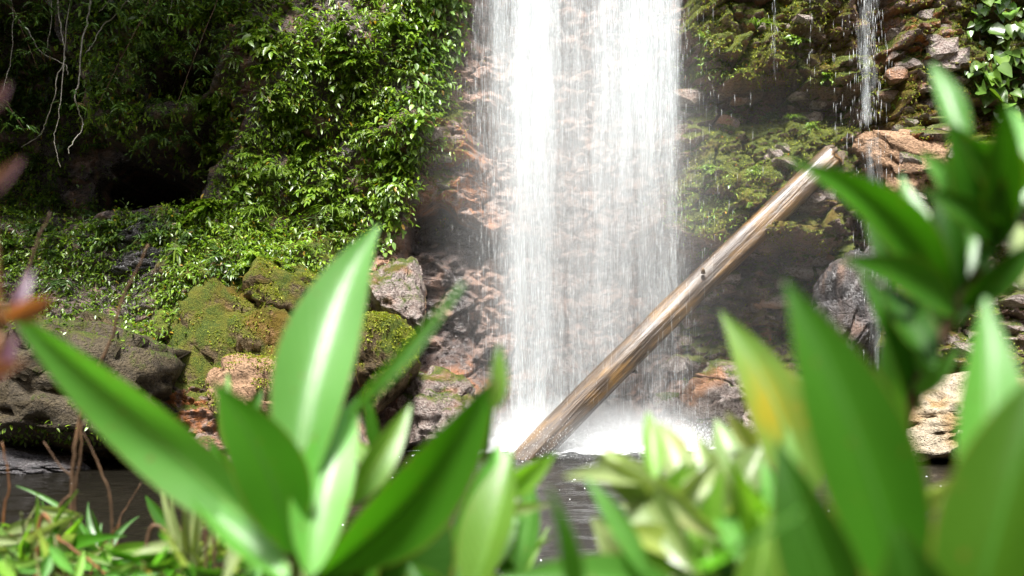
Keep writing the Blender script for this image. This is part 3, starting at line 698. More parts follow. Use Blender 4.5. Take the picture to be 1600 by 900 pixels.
branch('leafy branch reaching in from the top left corner', (260, -150), (60, 20), 12.4, 85, .26, 501)
branch('leafy spray hanging in front of the cave at the left edge', (-60, -120), (60, 110), 12.8, 38, .2, 502)
branch('drooping leafy branch over the ferns near the top edge', (330, -160), (215, 40), 12.3, 75, .3, 503)
branch('lower leafy spray above the black cave', (300, -60), (150, 170), 12.7, 55, .28, 504)
branch('leafy branch hanging between the vines and the bare rock strip', (420, -150), (270, 180), 12.9, 60, .3, 505)
branch('small leafy spray low at the left edge beside the cave', (-120, 40), (40, 205), 12.9, 40, .22, 506)

# ------------------------------------------------------------------ small growth on the boulders
def cover_on(name, objs, n, mat, L, ar, label, cat, shape='ovate', keep=lambda px, py, nz: nz > .1, tint=(.6, 1.4, .3)):
    PP = []; NN = []
    for o in objs:
        me = o.data; nv = len(me.vertices); co = np.empty(nv * 3, np.float32); me.vertices.foreach_get('co', co); co = co.reshape(-1, 3)
        R = np.array(o.rotation_euler.to_matrix()); co = co @ R.T + np.array(o.location)
        t = np.empty(len(me.polygons) * 3, np.int32); me.polygons.foreach_get('vertices', t); t = t.reshape(-1, 3)
        a, b_, c = co[t[:, 0]], co[t[:, 1]], co[t[:, 2]]; nr = np.cross(b_ - a, c - a); ar_ = np.linalg.norm(nr, axis=1); nr /= ar_[:, None] + 1e-12
        k = RNG.choice(len(t), n, p=ar_ / ar_.sum()); u, v = RNG.uniform(size=(2, n)); fl = u + v > 1; u[fl] = 1 - u[fl]; v[fl] = 1 - v[fl]
        p = a[k] + (b_[k] - a[k]) * u[:, None] + (c[k] - a[k]) * v[:, None]
        px = CX + p[:, 0] / p[:, 1] * F; py = HZ - (p[:, 2] - CAMZ) / p[:, 1] * F
        ok = keep(px, py, nr[k][:, 2]) & (p[:, 2] > .02); PP.append(p[ok]); NN.append(nr[k][ok])
    P = np.vstack(PP); nr = np.vstack(NN); m = len(P)
    D = nr * .7 + rnd(m, .7); N = nr * .5 + np.array([0, 0, .9]) + rnd(m, .4); Ls = RNG.uniform(L[0], L[1], m)
    V, Fc = leaf_batch(P, D, N, Ls, Ls * ar * RNG.uniform(.75, 1.3, m), .16, .2, shape)
    tag(link(name, mesh_np(name, V, Fc, True, {'tint': tints(m, *tint)}), mat), label, cat, kind='stuff')
BO = {o['label']: o for o in COL.objects if o.name.startswith('boulder')}
mossy_b = [o for o in BO.values() if 'moss' in o['label'] and 'dark' not in o['label']]
def pat(px, py, s, seed): return fbm(px / s, py / s, seed=seed, o=3)
cover_on('moss', mossy_b, 26000, M['moss_leaf'], (.012, .038), .45, 'olive moss fronds on the mossy boulders left of the fall', 'moss', keep=lambda a, c, z: (z > -.1) & (pat(a, c, 38., 81) + z * .35 > .06), tint=(.5, 1.25, .1))
darks = [o for o in BO.values() if 'dark brown' in o['label'] or 'tan topped' in o['label'] or 'grey wet' in o['label'] or 'cracked' in o['label']]
cover_on('ground_cover', darks, 9000, M['fern'], (.03, .075), .45, 'small leafy cushions on the left boulders, by the water and in the clefts', 'ground cover',
         keep=lambda a, c, z: (RNG.uniform(size=len(a)) < 1.2 * gau(a, c, 90, 678, 80, 16) + gau(a, c, 228, 512, 38, 18) + .5 * gau(a, c, 60, 505, 60, 14) + .35 * gau(a, c, 330, 405, 50, 30) + .04 * (z > .4)), tint=(.8, 1.6, .3))
# ------------------------------------------------------------------ crown and trunk added out of view on the left to shade the cave side
g = np.random.default_rng(520)
tr = empty('tree', (-10.5, 9.0, 1.0), 'leaning tree on the left bank whose crown shades the cave side', 'tree')
M['tree_bark'] = bark_material('tree_bark', (0.07, 0.05, 0.035), (0.14, 0.11, 0.08), .8, .2, .02, sc=6)
link('trunk', tube([Vector((0, 0, -1.5)), Vector((.3, .1, 2.5)), Vector((.9, .2, 5.5)), Vector((2.2, .6, 8.0))], .28, .12, 12, .01, 5), M['tree_bark'], tr)
for k in range(7):
    e = Vector((g.uniform(.5, 5.2), g.uniform(-2.5, 2.8), g.uniform(7.4, 9.4)))
    link('limb', tube([Vector((.9, .2, 5.5)) + Vector((.12, .03, .25)) * k, Vector((1.4, .3, 7.0)).lerp(e, .45), e], .09, .02, 8, .02, 30 + k), M['tree_bark'], tr)
cl = np.stack([g.uniform(-1.5, 5.4, 40), g.uniform(-3.2, 3.0, 40), g.uniform(7.0, 9.6, 40)], 1); cl = cl[cl[:, 0] < 4.35 - .25 * np.abs(cl[:, 1])]
P = np.repeat(cl, 90, 0) + g.normal(size=(len(cl) * 90, 3)) * np.array([.42, .42, .26]); m = len(P)
L = g.uniform(.14, .26, m); V, Fc = leaf_batch(P, g.normal(size=(m, 3)) * np.array([1, 1, .4]) + np.array([0, 0, -.3]), np.array([[0, 0, 1.]]) + rnd(m, .3, g), L, L * .42, .12, .2, 'ovate')
link('crown', mesh_np('crown', V, Fc, True, {'tint': tints(m, .6, 1.3, .3, g)}), M['fern_dark'], tr)

# ------------------------------------------------------------------ the leaning log
b = NB('wet_log_wood')
co = b.n('TexCoord').outputs['Object']
v = b.vmul(co, (1, 1, .07)); n1 = b.noise(v, 9., 6, .65).outputs[0]; n2 = b.noise(v, 38., 4, .6).outputs[0]
n3 = b.noise(b.vmul(co, (1, 1, .35)), 3.2, 4).outputs[0]
col = b.mix(b.ramp(n1, .38, .62), (0.032, 0.019, 0.009), (0.085, 0.052, 0.025))
col = b.mix(b.math('MULTIPLY', b.ramp(n3, .46, .60), .75), col, (0.18, 0.095, 0.022))
col = b.mix(b.math('MULTIPLY', b.ramp(n2, .52, .36), .65), col, (0.035, 0.020, 0.012))
col = b.mix(b.math('MULTIPLY', b.ramp(b.noise(co, 2.1, 3).outputs[0], .60, .70), .3), col, (0.11, 0.09, 0.065))
bp = b.n('Bump', {'Strength': .9, 'Distance': .035, 'Height': b.math('ADD', n1, b.math('MULTIPLY', n2, .5))})
M['log'] = b.end(b.n('BsdfPrincipled', {'Base Color': col, 'Roughness': b.math('ADD', .26, b.math('MULTIPLY', n2, .2)), 'Normal': bp, 'Specular IOR Level': .45, 'Coat Weight': .3, 'Coat Roughness': .24}))
M['cut'] = bark_material('pale_split_wood', (0.10, 0.072, 0.045), (0.18, 0.135, 0.09), .7, .15, .01, sc=30)
LB, LT = at(812, 735, 12.45), at(1303, 240, 13.45)
ax = (LT - LB); LL = ax.length
q = ax.to_track_quat('Z', 'Y')
lg = empty('log', LB, 'long bare wet log leaning from the pool up to the rock ledge', 'log'); lg.rotation_mode = 'QUATERNION'; lg.rotation_quaternion = q
ns, nk = 90, 36; V = []
for i in range(ns):
    t = i / (ns - 1); z = t * LL
    for k in range(nk):
        a = 2 * math.pi * k / nk
        r = .208 - .006 * t
        r *= 1 + .05 * float(np.sin(3 * a + 1.2 * t * 3)) * .4
        V.append((math.cos(a) * r, math.sin(a) * r, z))
V = np.array(V); an = np.arctan2(V[:, 1], V[:, 0])
rn = 1 + .16 * fbm(np.cos(an) * 1.2 + 5, np.sin(an) * 1.2, V[:, 2] * .35, o=3, seed=91) + .10 * fbm(np.cos(an) * 5, np.sin(an) * 5, V[:, 2] * .6, o=3, seed=92)
V[:, :2] *= rn[:, None]
V[:, 0] += .08 * np.sin(V[:, 2] * .5) + .02 * np.sin(V[:, 2] * 2.1); V[:, 1] += .05 * np.sin(V[:, 2] * .4 + 1)
top = V[-nk:]; top[:, 2] += .12 * fbm(top[:, 0] * 9, top[:, 1] * 9, seed=93, o=2) + .10 * top[:, 0] / .2
Fc = np.array([(i * nk + k, i * nk + (k + 1) % nk, (i + 1) * nk + (k + 1) % nk, (i + 1) * nk + k) for i in range(ns - 1) for k in range(nk)])
link('trunk', mesh_np('trunk', V, Fc), M['log'], lg)
# splintered upper end
bm = bmesh.new(); rim = [bm.verts.new(p) for p in top]; rim2 = [bm.verts.new((p[0] * .55 + .01, p[1] * .55, p[2] + .05 + .10 * random.random())) for p in top]; c = bm.verts.new((0, 0, float(top[:, 2].mean()) + .03))
for k in range(nk):
    j = (k + 1) % nk; bm.faces.new((rim[k], rim[j], rim2[j], rim2[k])); bm.faces.new((rim2[k], rim2[j], c))
me = bpy.data.meshes.new('broken_end'); bm.to_mesh(me); bm.free(); link('broken_end', me, M['cut'], lg)['label'] = 'pale splintered upper end'
for (z, a, l) in ((3.9, 2.2, .02), (5.2, 4.4, .05), (2.2, 5.2, .04)):
    d = Vector((math.cos(a), math.sin(a), .4)).normalized(); c = Vector((math.cos(a) * .2, math.sin(a) * .2, z))
    link('branch_stub', tube([c, c + d * (.05 + l)], .035, .02, 8, .003, int(z * 9), 4), M['log'], lg)

# ------------------------------------------------------------------ falling water
b = NB('falling_water')
pos = b.n('NewGeometry').outputs['Position']; oi = b.n('ObjectInfo').outputs['Random']
off = b.n('CombineXYZ', {0: b.math('MULTIPLY', oi, 37.), 1: 0., 2: b.math('MULTIPLY', oi, 91.)}).outputs[0]
pp = b.n('VectorMath', {0: pos, 1: off}, operation='ADD').outputs[0]
skew = b.noise(b.vmul(pp, (1.5, 0, .5)), 1.0, 2).outputs[0]
pq = b.n('VectorMath', {0: pp, 1: b.n('CombineXYZ', {0: b.math('MULTIPLY', skew, .35), 1: 0., 2: 0.}).outputs[0]}, operation='ADD').outputs[0]
s1 = b.noise(b.vmul(pq, (4.2, 0, .16)), 1., 2, .6).outputs[0]
s2 = b.noise(b.vmul(pq, (15., 0, .45)), 1., 2, .65).outputs[0]
s3 = b.noise(b.vmul(pq, (48., 0, 1.7)), 1., 2, .6).outputs[0]
nse = b.math('ADD', b.math('MULTIPLY', s1, .44), b.math('ADD', b.math('MULTIPLY', s2, .34), b.math('MULTIPLY', s3, .22)))
den = b.attr('dens').outputs['Fac']
a = b.math('MULTIPLY', b.math('SUBTRACT', nse, b.math('SUBTRACT', .70, b.math('MULTIPLY', den, .46))), 1.9, True)
a = b.math('MULTIPLY', a, b.math('MULTIPLY', den, .95), True)
wb = b.n('Bump', {'Strength': .5, 'Distance': .03, 'Height': b.math('ADD', s2, b.math('MULTIPLY', s3, .5))})
df = b.n('BsdfDiffuse', {'Color': (.86, .92, .93), 'Normal': wb}); tl = b.n('BsdfTranslucent', {'Color': (.86, .92, .93)})
M['fall'] = b.end(b.n('MixShader', {0: a, 1: b.n('BsdfTransparent'), 2: b.n('MixShader', {0: .27, 1: df, 2: tl})}))
b = NB('water_drops')
df = b.n('BsdfDiffuse', {'Color': (.92, .94, .94)}); tl = b.n('BsdfTranslucent', {'Color': (.92, .94, .94)})
M['drops'] = b.end(b.n('MixShader', {0: .3, 1: df, 2: tl}))
def prof(px, py):
    top = np.interp(px, [722, 742, 785, 815, 860, 880, 925, 965, 1000, 1050, 1066, 1088], [0, .56, .80, 1.0, .98, .78, .78, .96, 1.0, .96, .55, 0])
    mid = np.interp(px, [735, 752, 790, 815, 850, 880, 925, 965, 1000, 1050, 1075, 1100], [0, .48, .68, .92, .86, .68, .74, .72, .70, .70, .5, 0])
    bot = np.interp(px, [750, 765, 795, 815, 850, 880, 925, 965, 1000, 1050, 1085, 1120], [0, .34, .64, .90, .86, .76, .72, .68, .62, .56, .42, 0])
    t1 = ss(120, 420, py); t2 = ss(420, 680, py)
    return (top * (1 - t1) + mid * t1) * (1 - t2) + bot * t2
def sheet(name, parent, x0, x1, Yc, zt, zb, densf, nx, nz_, wav, seed):
    X, Z = np.meshgrid(np.linspace(x0, x1, nx), np.linspace(zt, zb, nz_))
    Y = Yc + wav * fbm(X * 2.2, Z * .12, seed=seed, o=3) + .35 * ss(zt - 3, zt, Z)
    px = CX + X / Y * F; py = HZ - (Z - CAMZ) / Y * F
    d = densf(px, py); i = np.arange(X.size).reshape(X.shape)
    Qd = np.stack([i[:-1, :-1], i[:-1, 1:], i[1:, 1:], i[1:, :-1]], -1).reshape(-1, 4)
    return link(name, mesh_np(name, np.stack([X, Y, Z], -1).reshape(-1, 3), Qd, True, {'dens': np.clip(d, 0, 1).ravel()}), M['fall'], parent)
def drops(name, parent, n, xf, Yc, Yw, zt, zb, wr, lr, keepf, seed, slant=.03):
    g = np.random.default_rng(seed)
    X = g.uniform(*xf, n); Z = g.uniform(zb, zt, n); Y = Yc + g.normal(size=n) * Yw
    px = CX + X / Y * F; py = HZ - (Z - CAMZ) / Y * F
    k = g.uniform(size=n) < keepf(px, py); X, Y, Z = X[k], Y[k], Z[k]; m = len(X)
    w_ = g.uniform(*wr, m); l_ = g.uniform(*lr, m); sl = g.normal(size=m) * slant
    T = np.array([(0, 0, .5), (1, 0, .08), (-.5, .87, .08), (-.5, -.87, .08), (0, 0, -.5)])
    V = np.stack([X[:, None] + T[None, :, 0] * w_[:, None] + sl[:, None] * T[None, :, 2] * l_[:, None], Y[:, None] + T[None, :, 1] * w_[:, None], Z[:, None] + T[None, :, 2] * l_[:, None]], -1)
    f = np.array([(0, 1, 2), (0, 2, 3), (0, 3, 1), (4, 2, 1), (4, 3, 2), (4, 1, 3)])
    Fd = (f[None] + (np.arange(m) * 5)[:, None, None]).reshape(-1, 3)
    return tag(link(name, mesh_np(name, V.reshape(-1, 3), Fd), M['drops'], parent), kind='stuff')
wf = empty('waterfall', (1.0, 13.2, 0), 'tall wide white waterfall plunging into the pool behind the log', 'waterfall')
def rel(o, parent):
    o.location = -parent.location
    return o
for k, (Yc, f) in enumerate(((12.85, .66), (13.02, .74), (13.2, .80), (13.4, .84))):
    rel(sheet('water_sheet', wf, -1.0, 3.2, Yc, 11.6, -.05, lambda a, c, f=f: prof(a, c) * f, 70, 90, .22, 600 + k), wf)
rel(drops('droplets', wf, 36000, (-1.0, 3.3), 13.05, .25, 8.3, 0, (.0005, .0013), (.06, .4), lambda a, c: np.clip(prof(a, c) ** 2 * .7 + .03 * box(a, c, 715, 1120, -99, 999, 20), 0, 1), 611), wf)
rel(drops('splash', wf, 60000, (-1.0, 3.6), 13.0, .35, .6, 0, (.0018, .005), (.008, .03), lambda a, c: np.clip(prof(a, c) * 1.4 + .15, 0, 1) * ss(645, 695, c) ** 1.6, 612, .3), wf)
# thin falls and dribbles on the right
def trickle(label, px0, px1, py0, py1, wpx, Y, dens, n, seed):
    c0, c1 = at(px0, py0, Y), at(px1, py1, Y); r = empty('waterfall', Vector((c1.x, Y, max(c1.z, 0))), label, 'waterfall')
    def df_(a, c):
        mid = px0 + (px1 - px0) * np.clip((c - py0) / (py1 - py0), 0, 1) + 5 * fbm(c / 40., c * 0, seed=seed, o=2)
        return dens * np.exp(-((a - mid) / (wpx * .5)) ** 2) * (1 - ss(py1 - 30, py1, c))
    x0 = min(c0.x, c1.x) - wpx * .012; x1 = max(c0.x, c1.x) + wpx * .012
    rel(sheet('water_sheet', r, x0, x1, Y, c0.z, c1.z, df_, 14, 60, .04, seed), r)
    rel(drops('droplets', r, n // 2, (x0, x1), Y - .05, .06, c0.z, c1.z, (.0008, .0022), (.04, .3), df_, seed + 1), r)
trickle('thin white fall running down the rock face right of the log', 1360, 1358, -40, 215, 40, 13.15, .8, 1600, 620)
trickle('lower thin fall splashing behind the right hand leaves', 1362, 1372, 205, 600, 54, 12.85, .62, 1400, 630)
trickle('wide veil of drops falling past the log top', 1318, 1322, 20, 250, 50, 12.95, .25, 1200, 640)
trickle('thread of water hanging at the mossy ledge near the fall', 1212, 1212, -40, 140, 10, 13.1, .4, 250, 650)
trickle('fine thread of water between the ledge and the thin fall', 1268, 1268, -40, 200, 12, 13.1, .38, 260, 660)
trickle('veil of drops dripping from the ledge onto the mossy slope', 1130, 1135, 130, 420, 110, 13.0, .16, 900, 670)
# foam where the fall meets the pool
b = NB('foam')
pos = b.n('NewGeometry').outputs['Position']
fn = b.noise(b.vmul(pos, (2.2, 5., 1.)), 2.2, 5, .65).outputs[0]
fa = b.ramp(b.math('ADD', b.math('MULTIPLY', b.attr('dens').outputs['Fac'], .62), fn), .68, .92)
M['foam'] = b.end(b.n('MixShader', {0: fa, 1: b.n('BsdfTransparent'), 2: b.n('BsdfDiffuse', {'Color': (.9, .92, .92)})}))
X, Yf = np.meshgrid(np.linspace(-2.2, 4.6, 160), np.linspace(11.0, 14.6, 90))
d = np.exp(-((X - 1.1) / 2.2) ** 4) * np.exp(-(np.maximum(0, 12.9 - Yf) / .5) ** 2)
Z = .035 + .14 * d * (0.55 + fbm(X * 3.5, Yf * 3.5, seed=95, o=4)) + .012
i = np.arange(X.size).reshape(X.shape); Qd = np.stack([i[:-1, :-1], i[:-1, 1:], i[1:, 1:], i[1:, :-1]], -1).reshape(-1, 4)
tag(link('foam', mesh_np('foam', np.stack([X, Yf, Z], -1).reshape(-1, 3), Qd, True, {'dens': d.ravel()}), M['foam']), 'white foam churning at the foot of the waterfall', 'foam', kind='stuff')
gf = np.random.default_rng(96); nf = 170  # flat white flakes standing in for glints on the ripples
fx = gf.normal(1.0, 2.6, nf); fy = 13.0 - np.abs(gf.normal(0, 2.6, nf)); ok = (fy > 5) ; fx, fy = fx[ok], fy[ok]; nf = len(fx)
fr = gf.uniform(.003, .012, nf); an_ = np.arange(6) * math.pi / 3
V = np.stack([fx[:, None] + np.cos(an_)[None] * fr[:, None] * gf.uniform(.6, 1.8, (nf, 1)), fy[:, None] + np.sin(an_)[None] * fr[:, None], np.full((nf, 6), .05)], -1)
V = np.concatenate([V, np.stack([fx, fy, np.full(nf, .062)], -1)[:, None]], 1)
Ff = (np.array([(k, (k + 1) % 6, 6) for k in range(6)])[None] + (np.arange(nf) * 7)[:, None, None]).reshape(-1, 3)
tag(link('foam', mesh_np('foam', V.reshape(-1, 3), Ff), M['drops']), 'small white foam flecks drifting on the dark pool', 'foam', kind='stuff')
# spray hanging in the air round the fall
def mist(label, c, r, density, seed):
    b = NB('spray_mist'); oc = b.n('TexCoord').outputs['Object']
    rr_ = b.n('VectorMath', {0: b.n('VectorMath', {0: oc, 1: tuple(1 / q for q in r)}, operation='MULTIPLY').outputs[0]}, operation='LENGTH').outputs['Value']
    fo = b.math('SUBTRACT', 1.0, b.math('MULTIPLY', rr_, rr_), True)
    b.set(b.out.inputs['Volume'], b.n('VolumePrincipled', {'Color': (.97, .98, .98), 'Density': b.math('MULTIPLY', b.math('MULTIPLY', fo, fo), density), 'Anisotropy': .2}))
    b.m.cycles.volume_step_rate = 6.0
    V, Fc = ico(4); o = link('mist', mesh_np('mist', V * np.array(r), Fc), b.m, None, c); tag(o, label, 'mist', kind='stuff')
mist('pale spray drifting round the falling water', (1.0, 13.05, 3.6), (2.6, .9, 4.9), .46, 1)
mist('thin spray blown to the right of the fall in front of the mossy ledges', (3.4, 12.9, 2.9), (2.6, .9, 4.0), .05, 3)
mist('white spray rising where the fall hits the pool', (1.0, 12.9, .25), (2.6, .9, .7), 2.0, 2)

# ------------------------------------------------------------------ foreground plants
def big_leaf(parent, base, tip, wpx, Yb, Yt, mat, roll=0.0, bow=.06, side=0.0, fold=.26, peak=.45, tint=1.0, wave=.02, seed=0, ns=18, rust=None):
    """a real leaf from base to tip (pixel + distance), wpx its width; roll turns its face away from the viewer"""
    B, T = at(*base, Yb), at(*tip, Yt); a = T - B; L = a.length; an = a.normalized(); mid = (B + T) / 2
    n = (Vector((0, 0, CAMZ)) - mid); n = (n - an * n.dot(an)).normalized()
    n = Matrix.Rotation(roll, 3, an) @ n; s = an.cross(n)
    W = .72 * wpx / F * mid.y / max(.35, abs(math.cos(roll)))
    g = np.random.default_rng(abs(seed + int(base[0]) * 7 + int(tip[1])))
    ph = g.uniform(0, 6.28); V = []; UV = []; cols = 6
    e1 = peak / (1 - peak)
    for i in range(ns + 1):
        t = i / ns
        w_ = (max(t, 0) ** (1.1 * e1)) * (1 - t) ** 1.3; wm = (peak ** (1.1 * e1)) * (1 - peak) ** 1.3
        w_ = W * .5 * (w_ / wm) ** .9 + .0008
        c = B + a * t + n * (bow * L * 4 * t * (1 - t)) + s * (side * L * 4 * t * (1 - t))
        for k in range(cols + 1):
            u = k / cols * 2 - 1
            wv = wave * L * math.sin(t * 11 + ph + u) * abs(u) * .35
            V.append(tuple(c + s * (u * w_) + n * (abs(u) ** 1.3 * w_ * fold * 2 + wv))); UV.append((k / cols, t))
    Fc = [(i * 7 + k, i * 7 + k + 1, (i + 1) * 7 + k + 1, (i + 1) * 7 + k) for i in range(ns) for k in range(cols)]
    o0 = parent.location if parent else Vector()
    V = np.array(V) - np.array(o0)
    tv = tint if isinstance(tint, tuple) else (tint, tint, tint)
    TT = np.repeat(np.array([tv], float), len(V), 0)
    if rust is not None:
        ua = np.array(UV); q = np.exp(-((ua[:, 1] - rust[0]) / .16) ** 2 - ((ua[:, 0] - rust[1]) / .32) ** 2)
        q = np.clip(q * (1.1 + .9 * fbm(ua[:, 0] * 4, ua[:, 1] * 12, seed=5, o=2)), 0, 1)[:, None]
        TT = TT * (1 - q) + np.array([2.3, 1.05, .4]) * q
    me = mesh_np('leaf', V, np.array(Fc), True, {'tint': TT})
    uvl = me.uv_layers.new(name='UVMap'); UVa = np.array(UV); li = np.array(Fc).ravel()
    uvl.data.foreach_set('uv', UVa[li].astype(np.float32).ravel())
    o = link('leaf', me, M[mat], parent)
    if wpx >= 100:          # the raised rib down the middle of a big leaf
        mids = [Vector(V[i * 7 + 3]) + n * .0004 for i in range(0, ns, 2)] + [Vector(V[(ns - 1) * 7 + 3])]
        link('midrib', tube(mids, .0008, .0003, 6, 0, 1, 3), M['rib_dark' if mat == 'big_dark' else 'rib'], o)
    return o
M['rib'] = leaf_material('leaf_rib', (0.12, 0.26, 0.05), trans=.2, rough=.45)
M['rib_dark'] = leaf_material('leaf_rib', (0.04, 0.13, 0.012), trans=.2, rough=.6, spec=.2)
BIG = dict(trans=.45, rough=.46, spec=1.0, vary=.15)
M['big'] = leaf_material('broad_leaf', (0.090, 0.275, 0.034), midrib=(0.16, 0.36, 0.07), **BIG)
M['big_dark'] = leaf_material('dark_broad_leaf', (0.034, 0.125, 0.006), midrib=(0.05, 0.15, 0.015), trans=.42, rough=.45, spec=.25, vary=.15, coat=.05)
M['big_pale'] = leaf_material('pale_young_leaf', (0.23, 0.29, 0.115), midrib=(0.32, 0.36, 0.17), trans=.35, rough=.38, spec=.5, vary=.2, patches=((0.34, 0.24, 0.09), 14., .60))
M['big_rust'] = leaf_material('rust_spotted_leaf', (0.15, 0.27, 0.05), midrib=(0.2, 0.3, 0.08), trans=.4, rough=.36, spec=.5, vary=.1, patches=((0.42, 0.25, 0.02), 16., .525))
M['lime'] = leaf_material('lime_leaf', (0.14, 0.30, 0.025), midrib=(0.3, 0.45, 0.1), **BIG)
M['purple'] = leaf_material('purple_leaf', (0.15, 0.06, 0.13), midrib=(0.32, 0.16, 0.3), **BIG)
M['red'] = leaf_material('red_brown_leaf', (0.22, 0.06, 0.03), midrib=(0.4, 0.16, 0.08), **BIG)
def sprays(spots, n, Lr, mats, seed, ar=(.2, .32), tr=(.6, 1.2)):
    g = np.random.default_rng(seed); out = []
    for k in range(n):
        x, y, Y, a0, sp = spots[int(g.integers(len(spots)))]
        a = a0 + g.normal() * sp; l = g.uniform(*Lr); bx, by = x + g.normal() * 10, y + g.normal() * 10
        out.append(((bx, by), (bx + math.cos(a) * l, by - math.sin(a) * l), l * g.uniform(*ar) * 1.4, Y + g.normal() * .01, Y + g.normal() * .04, mats[int(g.integers(len(mats)))],
                    dict(roll=g.uniform(-.6, .6), tint=float(g.uniform(*tr)), side=g.uniform(-.06, .06), bow=g.uniform(-.03, .08), seed=k)))
    return out
def plant(label, stem_pts, r0, r1, leaves, stem_mat='stem', name='shrub', extra=()):
    P = [at(px, py, Y) for px, py, Y in stem_pts]
    foot = P[0].copy(); foot.z = ground_z(foot.x, foot.y) - .03
    r = empty(name, foot, label, 'plant')
    link('stem', tube([Vector((0, 0, 0))] + [p - foot for p in P], r0, r1, 8, 0, 1), M[stem_mat], r)
    for pts, ra, rb in extra:
        link('branch', tube([at(*p) - foot for p in pts], ra, rb, 8, 0, 2), M[stem_mat], r)
    for lf in leaves:
        kw = dict(lf[6]) if len(lf) > 6 else {}
        big_leaf(r, lf[0], lf[1], lf[2], lf[3], lf[4], lf[5], **kw)
    return r
plant('big green broad leaved plant in the left foreground with one tall upright leaf', [(462, 960, .56), (463, 850, .56), (468, 790, .56)], .004, .003, [
    ((455, 868), (8, 478), 132, .56, .50, 'big', dict(roll=-.35, bow=-.10, side=-.035, peak=.5)),
    ((458, 868), (335, 598), 145, .55, .53, 'big_dark', dict(roll=.15, bow=.04, side=.05, peak=.5, tint=1.25)),
    ((463, 795), (592, 352), 152, .56, .67, 'big', dict(roll=-.2, bow=.05, side=-.05, peak=.47)),
    ((482, 905), (560, 622), 118, .535, .61, 'big', dict(roll=.05, bow=.05, side=-.06, peak=.45, tint=1.3)),
    ((498, 900), (778, 585), 150, .54, .50, 'big_dark', dict(roll=.3, bow=.06, side=.05, peak=.52, tint=1.2)),
    ((450, 905), (285, 752), 70, .54, .56, 'big', dict(roll=.5, bow=-.05, tint=1.4)),
    ((545, 790), (642, 632), 62, .63, .66, 'lime', dict(roll=.2, tint=.9)),
    ((560, 960), (690, 760), 190, .60, .62, 'big_dark', dict(roll=.5, tint=.55)),
    ((520, 960), (600, 800), 120, .58, .6, 'big_dark', dict(roll=-.3, tint=.7)),
    ((468, 800), (520, 700), 40, .565, .58, 'lime', {}),
    ((545, 650), (724, 442), 26, .46, .46, 'big', dict(roll=.2, tint=.8)),
    ((430, 800), (392, 690), 40, .7, .72, 'lime', dict(tint=.8)),
])
plant('leafy shoot at the bottom centre with a pale sheen on its leaves', [(690, 985, .62), (700, 930, .62)], .004, .003, [
    ((690, 930), (778, 690), 125, .62, .70, 'big', dict(roll=.45, side=.04, tint=1.35)),
    ((735, 930), (800, 700), 100, .6, .63, 'lime', dict(roll=-.5, side=.06, tint=.75)),
    ((775, 775), (868, 708), 52, .66, .64, 'lime', dict(roll=.3, bow=.05, tint=1.1)),
    ((770, 792), (858, 788), 22, .66, .64, 'big_pale', dict(roll=.4)),
    ((755, 850), (805, 850), 26, .7, .7, 'lime', dict(tint=1.3)),
    ((772, 640), (779, 540), 34, .50, .50, 'lime', dict(roll=.3)),
    ((700, 985), (640, 880), 90, .58, .6, 'big_dark', dict(tint=.8)),
] + sprays([(690, 930, .68, 1.3, .6), (740, 900, .7, 1.2, .5), (620, 900, .72, 1.6, .5), (800, 900, .72, 1.4, .6)], 20, (90, 190), ['big', 'big_pale', 'lime', 'big_dark'], 801), extra=[([(760, 720, .52), (770, 620, .5), (778, 575, .5)], .0022, .0016)])
plant('low wide green leaf plant along the bottom edge', [(900, 1010, .5), (905, 950, .5)], .004, .003, [
    ((1060, 925), (775, 905), 100, .50, .46, 'big', dict(roll=.3, bow=.08, tint=.95)),
    ((900, 985), (858, 762), 40, .42, .41, 'big_dark', dict(roll=.6, tint=.8)),
    ((1010, 900), (915, 745), 42, .48, .49, 'big', dict(roll=.3)),
    ((940, 985), (1050, 900), 80, .5, .5, 'lime', dict(tint=.8)),
])
plant('pale yellow green shoot drooping over the dark water', [(1100, 1010, .58), (1090, 900, .58), (1040, 790, .57), (1010, 748, .57)], .0035, .002, [
    ((1018, 752), (882, 745), 44, .57, .52, 'big_pale', dict(roll=.5, bow=.06)),
    ((1012, 755), (936, 698), 30, .57, .58, 'big_pale', dict(roll=.2, tint=(1, 1.1, .7))),
    ((1022, 752), (1012, 645), 42, .57, .6, 'lime', dict(roll=.2)),
    ((1075, 790), (1030, 660), 70, .58, .62, 'big_pale', dict(roll=.3)),
    ((1000, 752), (1085, 895), 95, .57, .52, 'big_pale', dict(roll=.4, tint=(.62, .72, .5))),
    ((1020, 745), (1150, 855), 44, .565, .53, 'big_pale', dict(roll=.6, bow=.05)),
    ((1140, 820), (1092, 682), 66, .60, .64, 'big_pale', dict(roll=-.3, tint=(.8, .9, .7))),
    ((1075, 868), (948, 828), 56, .55, .52, 'big_pale', dict(roll=.5, tint=(1, 1, .5))),
    ((1170, 830), (1118, 655), 92, .62, .66, 'big_pale', dict(roll=.35, tint=(.75, .9, .8))),
    ((1150, 800), (1195, 690), 80, .62, .64, 'big_pale', dict(roll=-.2, tint=(.55, .65, .5))),
    ((1180, 700), (1135, 645), 34, .64, .63, 'big_pale', dict(tint=(1, .85, .6))),
    ((1095, 905), (1075, 800), 36, .55, .56, 'lime', dict(tint=.9)),
    ((1130, 800), (1180, 905), 60, .56, .5, 'big', dict(tint=.9)),
] + sprays([(1090, 890, .58, 1.8, .7), (1040, 800, .57, 2.2, .8), (1130, 850, .6, 1.3, .6), (980, 920, .6, 2.0, .6)], 20, (80, 160), ['big_pale', 'big_pale', 'lime'], 803) + [
])
